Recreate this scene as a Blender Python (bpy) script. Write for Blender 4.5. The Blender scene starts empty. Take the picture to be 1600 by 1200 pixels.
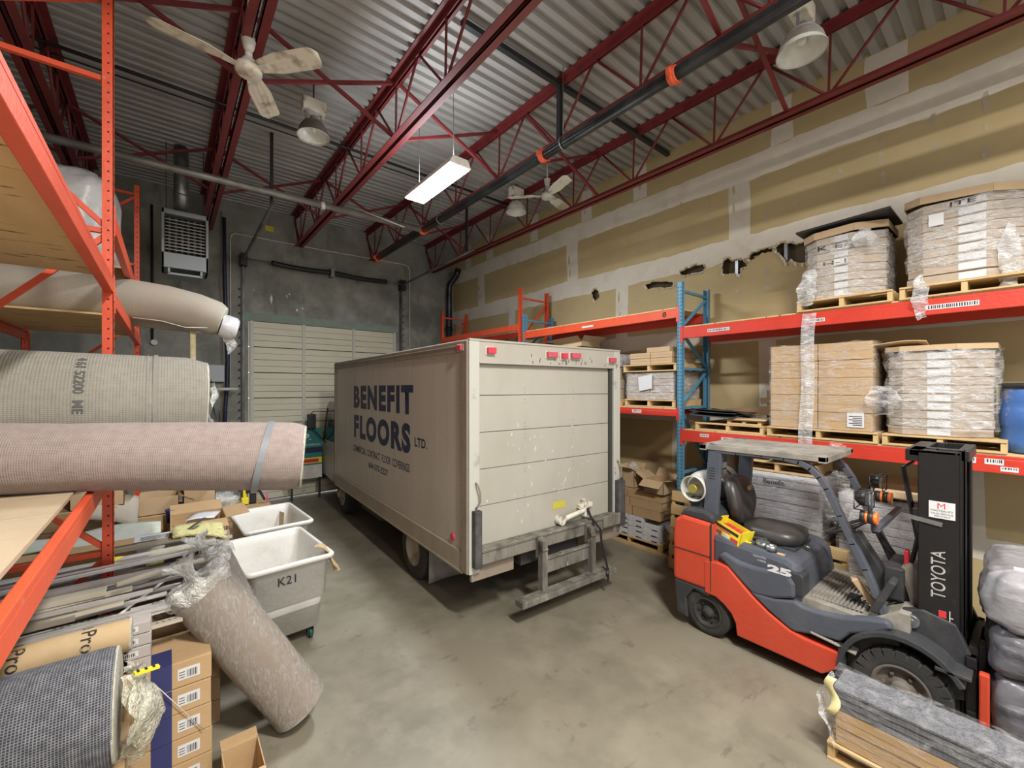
import bpy, math, random
from mathutils import Vector, Matrix, noise
random.seed(7)
SC = bpy.context.scene
C = SC.collection
PI = math.pi
# ---------------------------------------------------------------- camera, light, exposure
# world axes: X along the garage-door wall (to the right), Y down the room, Z up. metres
TH = math.radians(39.19); S_, C_ = math.sin(TH), math.cos(TH)
F, CX, CY, H = 660.0, 800.0, 606.0, 2.48
cam = bpy.data.cameras.new('camera'); camo = bpy.data.objects.new('camera', cam); C.objects.link(camo)
camo.location = (0, 0, H); camo.rotation_euler = (PI/2, 0, -TH)
cam.sensor_width = 36; cam.lens = F/1600*36; cam.shift_y = 6/1600; cam.clip_start = .05
SC.camera = camo
SC.view_settings.view_transform = 'Standard'; SC.view_settings.look = 'None'
SC.view_settings.gamma = 1; SC.view_settings.exposure = 0.42; SC.view_settings.use_curve_mapping = False
w = bpy.data.worlds.new('world'); SC.world = w; w.use_nodes = True
w.node_tree.nodes['Background'].inputs[0].default_value = (1.0, .98, .95, 1)
w.node_tree.nodes['Background'].inputs[1].default_value = .95
def area(name, loc, sx, sy, power, col=(1,1,1), rot=(0,0,0)):
    l = bpy.data.lights.new(name, 'AREA'); l.shape = 'RECTANGLE'; l.size = sx; l.size_y = sy
    l.energy = power; l.color = col
    o = bpy.data.objects.new(name, l); C.objects.link(o); o.location = loc; o.rotation_euler = rot
    return o
STRIPS = [(2.7, 4.89, 5.17, 150, (.90, .95, 1)), (1.4, -.9, 6.0, 420, (1, .95, .88)),
          (3.07, -2.9, 6.0, 110, (1, .93, .84)), (-.2, -3.4, 6.0, 110, (1, .93, .84))]  # last two strips are unseen, added to bring up the room's brightness
for x, y, z, p, c in STRIPS:
    area('strip_lamp', (x, y, z-.075), .26, 1.15, p, c)
    area('added_ceiling_fill', (x, y, z+.07), .16, 1.15, p*.10, c, (PI, 0, 0))  # upward fill added above each strip to brighten the ceiling

# ---------------------------------------------------------------- helpers
def onX(px, py, X):
    r = (px-CX)/F; z = X/(r*C_+S_); x = r*z
    return Vector((X, -S_*x+C_*z, H+(CY-py)*z/F))
def onY(px, py, Y):
    r = (px-CX)/F; z = Y/(C_-r*S_); x = r*z
    return Vector((C_*x+S_*z, Y, H+(CY-py)*z/F))
def onZ(px, py, Z):
    z = (Z-H)*F/(CY-py); x = (px-CX)/F*z
    return Vector((C_*x+S_*z, -S_*x+C_*z, Z))
def atz(px, py, z):
    x = (px-CX)/F*z
    return Vector((C_*x+S_*z, -S_*x+C_*z, H+(CY-py)*z/F))

def mat(name, col, rough=.6, metal=0., col2=None, scale=4., detail=4., lo=.4, hi=.6, bump=0., bscale=60., stretch=(1,1,1), spec=.5, trans=0., coat=0.):
    m = bpy.data.materials.new(name); m.use_nodes = True
    nt = m.node_tree; n = nt.nodes; L = nt.links; b = n['Principled BSDF']
    b.inputs['Base Color'].default_value = (*col, 1); b.inputs['Roughness'].default_value = rough
    b.inputs['Metallic'].default_value = metal; b.inputs['Specular IOR Level'].default_value = spec
    b.inputs['Transmission Weight'].default_value = trans; b.inputs['Coat Weight'].default_value = coat
    tc = n.new('ShaderNodeTexCoord'); mp = n.new('ShaderNodeMapping'); mp.inputs['Scale'].default_value = stretch
    L.new(tc.outputs['Object'], mp.inputs['Vector'])
    if col2:
        t = n.new('ShaderNodeTexNoise'); t.inputs['Scale'].default_value = scale; t.inputs['Detail'].default_value = detail
        L.new(mp.outputs[0], t.inputs['Vector'])
        r = n.new('ShaderNodeValToRGB'); r.color_ramp.elements[0].position = lo; r.color_ramp.elements[1].position = hi
        r.color_ramp.elements[0].color = (*col, 1); r.color_ramp.elements[1].color = (*col2, 1)
        L.new(t.outputs['Fac'], r.inputs[0]); L.new(r.outputs[0], b.inputs['Base Color'])
    if bump:
        t2 = n.new('ShaderNodeTexNoise'); t2.inputs['Scale'].default_value = bscale; t2.inputs['Detail'].default_value = 3
        L.new(mp.outputs[0], t2.inputs['Vector'])
        bp = n.new('ShaderNodeBump'); bp.inputs['Strength'].default_value = bump; bp.inputs['Distance'].default_value = .02
        L.new(t2.outputs['Fac'], bp.inputs['Height']); L.new(bp.outputs[0], b.inputs['Normal'])
    return m
def multi(name, base, layers, rough=.7, bump=.1, bscale=30, metal=0):
    """base colour plus layers of (colour, noise scale, lo, hi, stretch, strength)"""
    m = mat(name, base, rough, metal, bump=bump, bscale=bscale); nt = m.node_tree; n = nt.nodes; L = nt.links; b = n['Principled BSDF']
    tc = n['Texture Coordinate']; prev = None
    for i, (c, s, lo, hi, st, k) in enumerate(layers):
        mp = n.new('ShaderNodeMapping'); mp.inputs['Scale'].default_value = st; mp.inputs['Location'].default_value = (i*7.3, i*3.1, i*1.7)
        L.new(tc.outputs['Object'], mp.inputs[0])
        t = n.new('ShaderNodeTexNoise'); t.inputs['Scale'].default_value = s; t.inputs['Detail'].default_value = 6; t.inputs['Roughness'].default_value = .62
        L.new(mp.outputs[0], t.inputs['Vector'])
        r = n.new('ShaderNodeMapRange'); r.inputs[1].default_value = lo; r.inputs[2].default_value = hi; r.inputs[4].default_value = k
        L.new(t.outputs['Fac'], r.inputs[0])
        x = n.new('ShaderNodeMix'); x.data_type = 'RGBA'
        L.new(r.outputs[0], x.inputs[0]); x.inputs[7].default_value = (*c, 1)
        if prev: L.new(prev, x.inputs[6])
        else: x.inputs[6].default_value = (*base, 1)
        prev = x.outputs[2]
    L.new(prev, b.inputs['Base Color'])
    return m
def emit(name, col, s):
    m = bpy.data.materials.new(name); m.use_nodes = True; b = m.node_tree.nodes['Principled BSDF']
    b.inputs['Emission Color'].default_value = (*col, 1); b.inputs['Emission Strength'].default_value = s
    return m
def film(name, lo=.12, hi=.62, tint=(.93, .94, .96), sc=6, stretch=(1, 1, 3)):
    m = bpy.data.materials.new(name); m.use_nodes = True; nt = m.node_tree; n = nt.nodes; L = nt.links
    b = n['Principled BSDF']; b.inputs['Base Color'].default_value = (*tint, 1); b.inputs['Roughness'].default_value = .22
    b.inputs['Specular IOR Level'].default_value = .9
    tr = n.new('ShaderNodeBsdfTransparent'); mx = n.new('ShaderNodeMixShader')
    tc = n.new('ShaderNodeTexCoord'); mp = n.new('ShaderNodeMapping'); mp.inputs['Scale'].default_value = stretch
    t = n.new('ShaderNodeTexNoise'); t.inputs['Scale'].default_value = sc; t.inputs['Detail'].default_value = 5; t.inputs['Distortion'].default_value = 1.5
    L.new(tc.outputs['Object'], mp.inputs[0]); L.new(mp.outputs[0], t.inputs['Vector'])
    r = n.new('ShaderNodeMapRange'); r.inputs[1].default_value = .42; r.inputs[2].default_value = .72; r.inputs[3].default_value = lo; r.inputs[4].default_value = hi
    L.new(t.outputs['Fac'], r.inputs[0])
    t2 = n.new('ShaderNodeTexNoise'); t2.inputs['Scale'].default_value = sc*3; t2.inputs['Distortion'].default_value = 2; L.new(mp.outputs[0], t2.inputs['Vector'])
    bp = n.new('ShaderNodeBump'); bp.inputs['Strength'].default_value = .9; bp.inputs['Distance'].default_value = .03
    L.new(t2.outputs['Fac'], bp.inputs['Height']); L.new(bp.outputs[0], b.inputs['Normal'])
    L.new(r.outputs[0], mx.inputs[0]); L.new(tr.outputs[0], mx.inputs[1]); L.new(b.outputs[0], mx.inputs[2])
    L.new(mx.outputs[0], n['Material Output'].inputs['Surface'])
    return m
def weave(name, c1, c2, su, sv, rough=.95, k=.5, blotch=None):
    """woven backing: two crossing sets of threads in UV metres"""
    m = mat(name, c1, rough); nt = m.node_tree; n = nt.nodes; L = nt.links; b = n['Principled BSDF']
    uv = n.new('ShaderNodeUVMap'); sp = n.new('ShaderNodeSeparateXYZ'); L.new(uv.outputs[0], sp.inputs[0])
    outs = []
    for o, s in ((0, su), (1, sv)):
        mu = n.new('ShaderNodeMath'); mu.operation = 'MULTIPLY'; mu.inputs[1].default_value = s*2*PI; L.new(sp.outputs[o], mu.inputs[0])
        si = n.new('ShaderNodeMath'); si.operation = 'SINE'; L.new(mu.outputs[0], si.inputs[0]); outs.append(si)
    mx = n.new('ShaderNodeMath'); mx.operation = 'MAXIMUM'; L.new(outs[0].outputs[0], mx.inputs[0]); L.new(outs[1].outputs[0], mx.inputs[1])
    no = n.new('ShaderNodeTexNoise'); no.inputs['Scale'].default_value = 26; no.inputs['Detail'].default_value = 6; L.new(n['Texture Coordinate'].outputs['Object'], no.inputs['Vector'])
    ad = n.new('ShaderNodeMath'); ad.operation = 'MULTIPLY_ADD'; L.new(no.outputs['Fac'], ad.inputs[0]); ad.inputs[1].default_value = 1.6; L.new(mx.outputs[0], ad.inputs[2])
    r = n.new('ShaderNodeMapRange'); r.inputs[1].default_value = .9; r.inputs[2].default_value = 2.1; r.inputs[4].default_value = k; L.new(ad.outputs[0], r.inputs[0])
    x = n.new('ShaderNodeMix'); x.data_type = 'RGBA'; x.inputs[6].default_value = (*c1, 1); x.inputs[7].default_value = (*c2, 1)
    L.new(r.outputs[0], x.inputs[0]); L.new(x.outputs[2], b.inputs['Base Color'])
    bp = n.new('ShaderNodeBump'); bp.inputs['Strength'].default_value = .35; bp.inputs['Distance'].default_value = .004
    L.new(ad.outputs[0], bp.inputs['Height']); L.new(bp.outputs[0], b.inputs['Normal'])
    return m

def tag(o, label=None, cat=None, group=None, kind=None):
    if label: o['label'] = label
    if cat: o['category'] = cat
    if group: o['group'] = group
    if kind: o['kind'] = kind
    return o
def empty(name, loc=(0, 0, 0), rz=0, label=None, cat=None, group=None, kind=None):
    o = bpy.data.objects.new(name, None); C.objects.link(o); o.location = loc; o.rotation_euler = (0, 0, rz)
    o.empty_display_size = .1
    return tag(o, label, cat, group, kind)
def copy_tree(o, parent=None):
    c = o.copy(); C.objects.link(c)
    if parent: c.parent = parent
    for ch in list(o.children): copy_tree(ch, c)
    return c
class MB:
    def __init__(s): s.v = []; s.f = []; s.m = []; s.uv = {}; s.sm = []
    def add(s, vs, fs, mi=0, sm=False, T=None):
        b = len(s.v)
        for v in vs:
            v = Vector(v)
            s.v.append(T @ v if T else v)
        for f in fs: s.f.append([b+i for i in f]); s.m.append(mi); s.sm.append(sm)
        return s
    def box(s, a, b, mi=0, T=None):
        x0, y0, z0 = a; x1, y1, z1 = b
        if x0 > x1: x0, x1 = x1, x0
        if y0 > y1: y0, y1 = y1, y0
        if z0 > z1: z0, z1 = z1, z0
        vs = [(x0,y0,z0),(x1,y0,z0),(x1,y1,z0),(x0,y1,z0),(x0,y0,z1),(x1,y0,z1),(x1,y1,z1),(x0,y1,z1)]
        return s.add(vs, [(0,3,2,1),(4,5,6,7),(0,1,5,4),(1,2,6,5),(2,3,7,6),(3,0,4,7)], mi, False, T)
    def bar(s, p0, p1, w, h, mi=0, up=(0, 0, 1)):
        p0 = Vector(p0); p1 = Vector(p1); d = (p1-p0); L = d.length; d = d/L; up = Vector(up)
        x = d.cross(up)
        if x.length < 1e-4: x = d.cross(Vector((1, 0, 0)))
        x.normalize(); u = x.cross(d)
        vs = []
        for p in (p0, p1):
            for a, b in ((-1,-1),(1,-1),(1,1),(-1,1)): vs.append(p+x*(a*w/2)+u*(b*h/2))
        return s.add(vs, [(0,3,2,1)[::-1],(4,5,6,7)[::-1],(0,1,5,4)[::-1],(1,2,6,5)[::-1],(2,3,7,6)[::-1],(3,0,4,7)[::-1]], mi)
    def tube(s, pts, r, n=10, mi=0, cap=True, sm=True, closed=False):
        pts = [Vector(p) for p in pts]; rs = r if isinstance(r, (list, tuple)) else [r]*len(pts)
        N = len(pts); ref = None; vs = []
        for i, p in enumerate(pts):
            if closed: d = pts[(i+1) % N]-pts[i-1]
            else: d = pts[min(i+1, N-1)]-pts[max(i-1, 0)]
            d.normalize()
            if ref is None:
                ref = Vector((0, 0, 1)) if abs(d.z) < .9 else Vector((1, 0, 0))
            x = d.cross(ref)
            if x.length < 1e-4: x = d.cross(Vector((0, 1, 0)))
            x.normalize(); y = x.cross(d); ref = y
            for k in range(n):
                a = 2*PI*k/n; vs.append(p+x*(math.cos(a)*rs[i])+y*(math.sin(a)*rs[i]))
        fs = []
        for i in range(N if closed else N-1):
            j = (i+1) % N
            for k in range(n):
                q = (k+1) % n; fs.append((i*n+k, j*n+k, j*n+q, i*n+q))
        s.add(vs, fs, mi, sm)
        if cap and not closed:
            b = len(s.v)-N*n
            s.f.append([b+k for k in range(n)]); s.m.append(mi); s.sm.append(False)
            s.f.append([b+(N-1)*n+k for k in range(n)][::-1]); s.m.append(mi); s.sm.append(False)
        return s
    def cyl(s, p0, p1, r0, r1=None, n=20, mi=0, cap=True):
        return s.tube([p0, p1], [r0, r0 if r1 is None else r1], n, mi, cap)
    def lathe(s, prof, p0=(0,0,0), axis=(0,0,1), n=28, mi=0, sm=True, T=None):
        a = Vector(axis).normalized(); ref = Vector((1, 0, 0)) if abs(a.x) < .9 else Vector((0, 1, 0))
        x = a.cross(ref).normalized(); y = a.cross(x); p0 = Vector(p0); vs = []
        for r, h in prof:
            for k in range(n):
                t = 2*PI*k/n; vs.append(p0+a*h+x*(r*math.cos(t))+y*(r*math.sin(t)))
        fs = []
        for i in range(len(prof)-1):
            for k in range(n):
                q = (k+1) % n; fs.append((i*n+k, i*n+q, (i+1)*n+q, (i+1)*n+k))
        return s.add(vs, fs, mi, sm, T)
    def prism(s, poly, axis, a, b, mi=0, T=None):
        """poly of 2D points extruded along axis ('x': (y,z), 'y': (x,z), 'z': (x,y)) from a to b"""
        n = len(poly)
        def P(p, t):
            if axis == 'x': return (t, p[0], p[1])
            if axis == 'y': return (p[0], t, p[1])
            return (p[0], p[1], t)
        vs = [P(p, a) for p in poly]+[P(p, b) for p in poly]
        fs = [tuple(range(n))[::-1], tuple(range(n, 2*n))]+[(i, (i+1) % n, n+(i+1) % n, n+i) for i in range(n)]
        return s.add(vs, fs, mi, False, T)
    def grid(s, fn, nu, nv, mi=0, sm=True):
        vs = [fn(i/nu, j/nv) for i in range(nu+1) for j in range(nv+1)]
        fs = [(i*(nv+1)+j, (i+1)*(nv+1)+j, (i+1)*(nv+1)+j+1, i*(nv+1)+j+1) for i in range(nu) for j in range(nv)]
        return s.add(vs, fs, mi, sm)
    def build(s, name, mats, parent=None, bevel=0, origin=None, sub=0, solid=0, fix=True):
        if not isinstance(mats, (list, tuple)): mats = [mats]
        me = bpy.data.meshes.new(name)
        og = Vector(origin) if origin else Vector((0, 0, 0))
        me.from_pydata([v-og for v in s.v], [], s.f)
        for m in mats: me.materials.append(m)
        me.polygons.foreach_set('material_index', s.m); me.polygons.foreach_set('use_smooth', s.sm)
        me.update()
        if fix:
            import bmesh
            bm = bmesh.new(); bm.from_mesh(me); bmesh.ops.recalc_face_normals(bm, faces=bm.faces); bm.to_mesh(me); bm.free()
        o = bpy.data.objects.new(name, me); C.objects.link(o); o.location = og
        if parent: o.parent = parent
        if bevel:
            md = o.modifiers.new('bevel', 'BEVEL'); md.width = bevel; md.segments = 2; md.limit_method = 'ANGLE'; md.angle_limit = .7
        if sub: md = o.modifiers.new('sub', 'SUBSURF'); md.levels = sub; md.render_levels = sub
        if solid: md = o.modifiers.new('solid', 'SOLIDIFY'); md.thickness = solid
        return o
def one(name, mats, label, cat, fn, group=None, bevel=0, origin=None, kind=None, **k):
    mb = MB(); fn(mb); o = mb.build(name, mats, None, bevel, origin, **k)
    return tag(o, label, cat, group, kind)
def text(s, size, o, right, up, m, parent=None, name='lettering', off=0., xs=1., align='LEFT', ext=.0008, space=1., font=None):
    cu = bpy.data.curves.new('t', 'FONT'); cu.body = s; cu.size = size; cu.extrude = ext; cu.offset = off; cu.align_x = align; cu.space_character = space
    cu.resolution_u = 4
    t = bpy.data.objects.new('t', cu); C.objects.link(t)
    me = bpy.data.meshes.new_from_object(t); bpy.data.objects.remove(t)
    r = Vector(right).normalized(); u = Vector(up).normalized(); nn = r.cross(u)
    M_ = Matrix((r*xs, u, nn)).transposed().to_4x4(); M_.translation = Vector(o)
    me.transform(M_); me.materials.clear(); me.materials.append(m)
    ob = bpy.data.objects.new(name, me); C.objects.link(ob)
    if parent: ob.parent = parent
    return ob
def carpet_roll(name, pts, rs, m, mend, label=None, cat='carpet roll', parent=None, n=40, group=None, core=.045, cmat=None, sag=0):
    """rolled carpet: body with UVs in metres and spiral ends"""
    pts = [Vector(p) for p in pts]
    if not isinstance(rs, (list, tuple)): rs = [rs]*len(pts)
    root = empty(name, pts[0], 0, label, cat, group); og = pts[0]
    vs = []; uvs = []; ln = 0; ref = Vector((0, 0, 1))
    if abs((pts[-1]-pts[0]).normalized().z) > .9: ref = Vector((0, 1, 0))
    frames = []
    for i, p in enumerate(pts):
        d = (pts[min(i+1, len(pts)-1)]-pts[max(i-1, 0)]).normalized(); x = d.cross(ref).normalized(); y = x.cross(d)
        frames.append((p, x, y, d))
        if i: ln += (p-pts[i-1]).length
        for k in range(n+1):
            a = 2*PI*k/n-PI/2; r = rs[i]*(1+.012*math.sin(3*a+p.x*2)+.01*math.sin(5*a+1))
            if sag and math.sin(a) < -.6: r *= 1-sag
            vs.append(p-og+x*(math.cos(a)*r)+y*(math.sin(a)*r)); uvs.append((a*rs[i], ln))
    fs = []
    for i in range(len(pts)-1):
        for k in range(n):
            a = i*(n+1)+k; fs.append((a, a+1, a+n+2, a+n+1))
    me = bpy.data.meshes.new('carpet'); me.from_pydata(vs, [], fs); me.materials.append(m)
    ul = me.uv_layers.new(name='UVMap')
    for pl in me.polygons:
        pl.use_smooth = True
        for li in pl.loop_indices: ul.data[li].uv = uvs[me.loops[li].vertex_index]
    o = bpy.data.objects.new('carpet', me); C.objects.link(o); o.parent = root
    for idx, sg in ((0, -1), (-1, 1)):
        p, x, y, d = frames[idx]; R = rs[idx]; mb = MB(); p = p-og
        K = 12; prof = []
        for i in range(K):
            r0 = core+(R-core)*i/K; r1 = core+(R-core)*(i+1)/K
            prof += [(r0+.001, .000), ((r0+r1)/2, .008), (r1-.001, .002)]
        prof.append((R*1.0, -.004))
        mb.lathe(prof, p, d*sg, n=n)
        mb.lathe([(core, .002), (core*.98, -.15), (.001, -.15)], p, d*sg, n=16, mi=1)
        mb.build('roll_end', [mend, cmat or mend], root, fix=False)
    return root
def rag(name, path_fn, m, nu, nv, amp, seed, parent=None, freq=6, og=None):
    """crumpled sheet"""
    mb = MB()
    def fn(u, v):
        p = Vector(path_fn(u, v)); q = p*freq+Vector((seed, seed*2, 0))
        return p+noise.noise_vector(q)*amp+noise.noise_vector(q*2.7)*amp*.5
    mb.grid(fn, nu, nv); return mb.build(name, m, parent, fix=False, origin=og)
# ---------------------------------------------------------------- materials
m_floor = multi('concrete_floor', (.225, .205, .155), [((.14, .128, .094), 1.1, .44, .66, (1,1,1), .8), ((.30, .28, .22), 2.3, .52, .75, (1,1,1), .6),
    ((.075, .07, .055), 5.5, .62, .70, (1,1,1), .4), ((.08, .075, .06), 9, .65, .72, (.25, 1, 1), .5)], rough=.42, bump=.06, bscale=14)
m_conc = multi('concrete_wall', (.27, .27, .235), [((.15, .15, .13), 1.3, .42, .65, (1,1,1), .8), ((.40, .40, .36), 2.2, .5, .74, (1,1,1), .7),
    ((.09, .09, .08), 3, .6, .7, (1,1,.3), .6), ((.25, .24, .2), 12, .6, .72, (1,1,1), .4)], rough=.85, bump=.12, bscale=22)
m_teal = mat('teal_primer', (.23, .33, .27), .85, col2=(.25, .27, .235), scale=5, lo=.4, hi=.6)
m_paper = multi('drywall_paper', (.50, .40, .215), [((.42, .33, .17), .9, .45, .7, (1,1,1), .7), ((.58, .49, .30), 2.5, .55, .75, (1,.5,1), .4)], rough=.8, bump=.03)
m_mud = multi('joint_compound', (.67, .63, .55), [((.56, .51, .41), 2.2, .48, .68, (1,1,1), .6), ((.76, .74, .68), 6, .5, .75, (1,1,1), .5)], rough=.85, bump=.05)
m_thin = multi('thin_compound', (.44, .38, .26), [((.60, .55, .44), 9, .5, .7, (1,1,1), .6)], rough=.85)
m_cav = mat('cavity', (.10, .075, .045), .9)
m_galv = mat('galvanised', (.38, .39, .40), .38, .8, col2=(.26, .27, .28), scale=7)
m_deck = multi('roof_deck', (.40, .385, .37), [((.25, .24, .23), 3, .42, .68, (.12,1,1), .8), ((.43, .42, .40), 5, .52, .75, (.15,1,1), .5)], rough=.45, metal=.15, bump=.0)
m_redst = multi('red_oxide_steel', (.19, .026, .028), [((.12, .016, .018), 4, .45, .65, (1,1,1), .6)], rough=.5)
m_dark = mat('black_steel', (.025, .025, .027), .45, .2)
m_blackp = mat('black_pipe', (.02, .022, .026), .25, .3, col2=(.05, .055, .06), scale=3)
m_coupler = mat('orange_coupler', (.75, .12, .05), .5)
m_pipe = mat('grey_pipe', (.30, .29, .26), .45, .5, col2=(.22, .21, .19), scale=5)
m_white = mat('white_paint', (.72, .71, .66), .5, col2=(.6, .58, .52), scale=5)
m_offw = mat('dusty_white', (.74, .70, .60), .55, col2=(.25, .21, .15), scale=7, lo=.52, hi=.72, stretch=(1,1,1))
m_door = multi('door_cream', (.64, .60, .46), [((.54, .50, .37), 3, .45, .7, (.4,1,1), .6)], rough=.5)
m_doorst = mat('door_stile', (.52, .52, .46), .5)
m_gap = mat('dark_gap', (.03, .03, .028), .9)
m_orange = multi('orange_rack', (.72, .09, .03), [((.58, .06, .022), 3, .45, .7, (1,1,1), .6), ((.50, .30, .24), 14, .66, .72, (1,.5,1), .6)], rough=.42)
m_redrack = multi('red_rack', (.58, .045, .025), [((.48, .035, .02), 3, .45, .7, (1,1,1), .6)], rough=.42)
m_blue = multi('blue_rack', (.09, .27, .42), [((.06, .19, .31), 4, .45, .7, (1,1,1), .6), ((.35, .38, .38), 14, .66, .72, (1,1,1), .5)], rough=.45)
m_hole = mat('slot_dark', (.012, .012, .012), .9)
m_ply = multi('plywood', (.70, .50, .25), [((.55, .37, .16), 2.2, .42, .7, (1,.25,1), .8), ((.13, .07, .025), 2.6, .615, .64, (1.2,7,1), .9)], rough=.75)
m_pallet = multi('pallet_wood', (.60, .43, .21), [((.46, .31, .14), 5, .42, .7, (1,1,1), .8)], rough=.8)
m_card = multi('cardboard', (.47, .32, .17), [((.40, .26, .13), 4, .45, .7, (1,1,1), .6)], rough=.8)
m_card2 = multi('cardboard_pale', (.52, .38, .23), [((.45, .31, .18), 4, .45, .7, (1,1,1), .6)], rough=.8)
m_cardd = mat('cardboard_dark', (.30, .19, .10), .85)
m_label = mat('label_white', (.64, .65, .66), .5)
m_ink = mat('ink', (.02, .02, .022), .7)
m_film = film('stretch_film')
m_filmd = film('stretch_film_thick', .35, .85, (.86, .88, .90), 5)
m_bag = film('clear_bag', .25, .8, (.90, .90, .86), 9, (1,1,1))
m_lamp = emit('tube_light', (.86, .93, 1), 9)
m_lens = mat('reflector', (.72, .72, .68), .3, col2=(.6, .6, .56), scale=8)
m_rail = mat('track_steel', (.07, .075, .08), .45, .3, col2=(.14, .14, .14), scale=3)
m_steelg = mat('grey_enamel', (.26, .28, .29), .45, .3)

# ---------------------------------------------------------------- setting
WX, WY, CZ = 6.44, 10.6, 6.40           # right wall, far wall, underside of deck
LX = -3.3
one('floor', m_floor, None, None, lambda m: m.box((LX, -5, -.12), (WX+.3, WY+.3, 0)), kind='structure')
# roof deck: trapezoid corrugations running along X
def deck(m):
    prof = []; y = -5.0; P = .155
    while y < WY+.05:
        prof += [(y, CZ+.045), (y+.055, CZ+.045), (y+.07, CZ), (y+.14, CZ)]; y += P
    vs = []; n = len(prof)
    for x in (LX, WX+.2): vs += [(x, a, b) for a, b in prof]
    m.add(vs, [(i, i+1, n+i+1, n+i) for i in range(n-1)])
    m.box((LX, -5, CZ+.08), (WX+.3, WY+.3, CZ+.16))
one('ceiling', m_deck, None, None, deck, kind='structure', fix=False)
wb = MB(); wb.box((LX, WY, 0), (1.34, WY+.25, CZ+.1)); wb.box((4.70, WY, 0), (WX+.3, WY+.25, CZ+.1)); wb.box((1.34, WY, 3.93), (4.70, WY+.25, CZ+.1))
wallb = wb.build('wall_back', m_conc); tag(wallb, kind='structure')
tp = MB(); tp.box((1.25, WY-.004, 3.93), (4.75, WY, 4.10))
tp.build('primer_band', m_teal, wallb)
pt = MB()
for px, py, w_, h_ in ((424, 468, .07, .28), (448, 463, .03, .1), (452, 460, .05, .06), (464, 485, .06, .09), (473, 482, .05, .05), (396, 453, .03, .03), (405, 478, .03, .02)):
    p = onY(px, py, WY)
    pts = []
    for k in range(9):
        a = 2*PI*k/9; r = random.uniform(.5, 1.1); pts.append((p.x+math.cos(a)*w_*.5*r, p.z+math.sin(a)*h_*.5*r))
    pt.prism(pts, 'y', WY-.006, WY-.001)
pt.build('plaster_patch', m_white, wallb)
one('wall_left', m_conc, None, None, lambda m: m.box((LX-.25, -5, 0), (LX, WY+.25, CZ+.1)), kind='structure')

# right wall: drywall sheet with torn holes, cavity and studs behind it
holes_px = [
    [(1008,446),(1018,441),(1040,439),(1052,441),(1054,446),(1042,449),(1028,449),(1014,452)],
    [(1062,424),(1072,420),(1088,414),(1099,414),(1101,421),(1092,426),(1078,428),(1064,430)],
    [(1128,426),(1130,410),(1136,403),(1144,408),(1155,405),(1164,409),(1167,415),(1158,419),(1155,427),(1140,427),(1133,429)],
    [(1170,404),(1176,396),(1186,391),(1200,388),(1209,389),(1208,392),(1192,395),(1181,400),(1176,407)],
    [(1213,385),(1222,379),(1232,380),(1244,382),(1260,378),(1275,372),(1274,392),(1262,408),(1248,411),(1236,404),(1228,410),(1220,398),(1215,394)],
    [(1548,304),(1562,297),(1585,291),(1620,282),(1622,298),(1600,302),(1578,306),(1558,309)],
    [(1584,352),(1594,346),(1640,338),(1644,362),(1612,362),(1590,360)],
    [(924,457),(930,452),(935,456),(936,465),(930,470),(926,465)]]
cu = bpy.data.curves.new('w', 'CURVE'); cu.dimensions = '2D'; cu.fill_mode = 'BOTH'; cu.extrude = .008
def spl(pts):
    s = cu.splines.new('POLY'); s.points.add(len(pts)-1); s.use_cyclic_u = True
    for i, (a, b) in enumerate(pts): s.points[i].co = (a, b, 0, 1)
spl([(-5, 0), (WY, 0), (WY, CZ+.05), (-5, CZ+.05)])
hole_yz = []
for hp in holes_px:
    q = [onX(a, b, WX) for a, b in hp]; q2 = []
    for i in range(len(q)):
        a, b = q[i], q[(i+1) % len(q)]
        for k in range(4):
            p = a.lerp(b, k/4)
            q2.append((p.y+random.uniform(-.012, .012), p.z+random.uniform(-.012, .012)))
    spl(q2); hole_yz.append(q2)
to = bpy.data.objects.new('t', cu); C.objects.link(to); me = bpy.data.meshes.new_from_object(to); bpy.data.objects.remove(to)
me.transform(Matrix(((0,0,1,WX+.008),(1,0,0,0),(0,1,0,0),(0,0,0,1))))
me.materials.clear(); me.materials.append(m_paper)
wallr = bpy.data.objects.new('wall_right', me); C.objects.link(wallr); tag(wallr, kind='structure')
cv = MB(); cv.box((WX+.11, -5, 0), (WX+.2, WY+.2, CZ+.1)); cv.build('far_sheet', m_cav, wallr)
for y in [onX(1208, 400, WX).y, onX(1150, 400, WX).y, onX(1227, 400, WX).y, onX(1590, 300, WX).y-.3, 3.7, 4.4]:
    st = MB(); st.box((WX+.018, y-.02, .02), (WX+.10, y+.02, CZ)); st.build('stud', m_galv, wallr)
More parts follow.
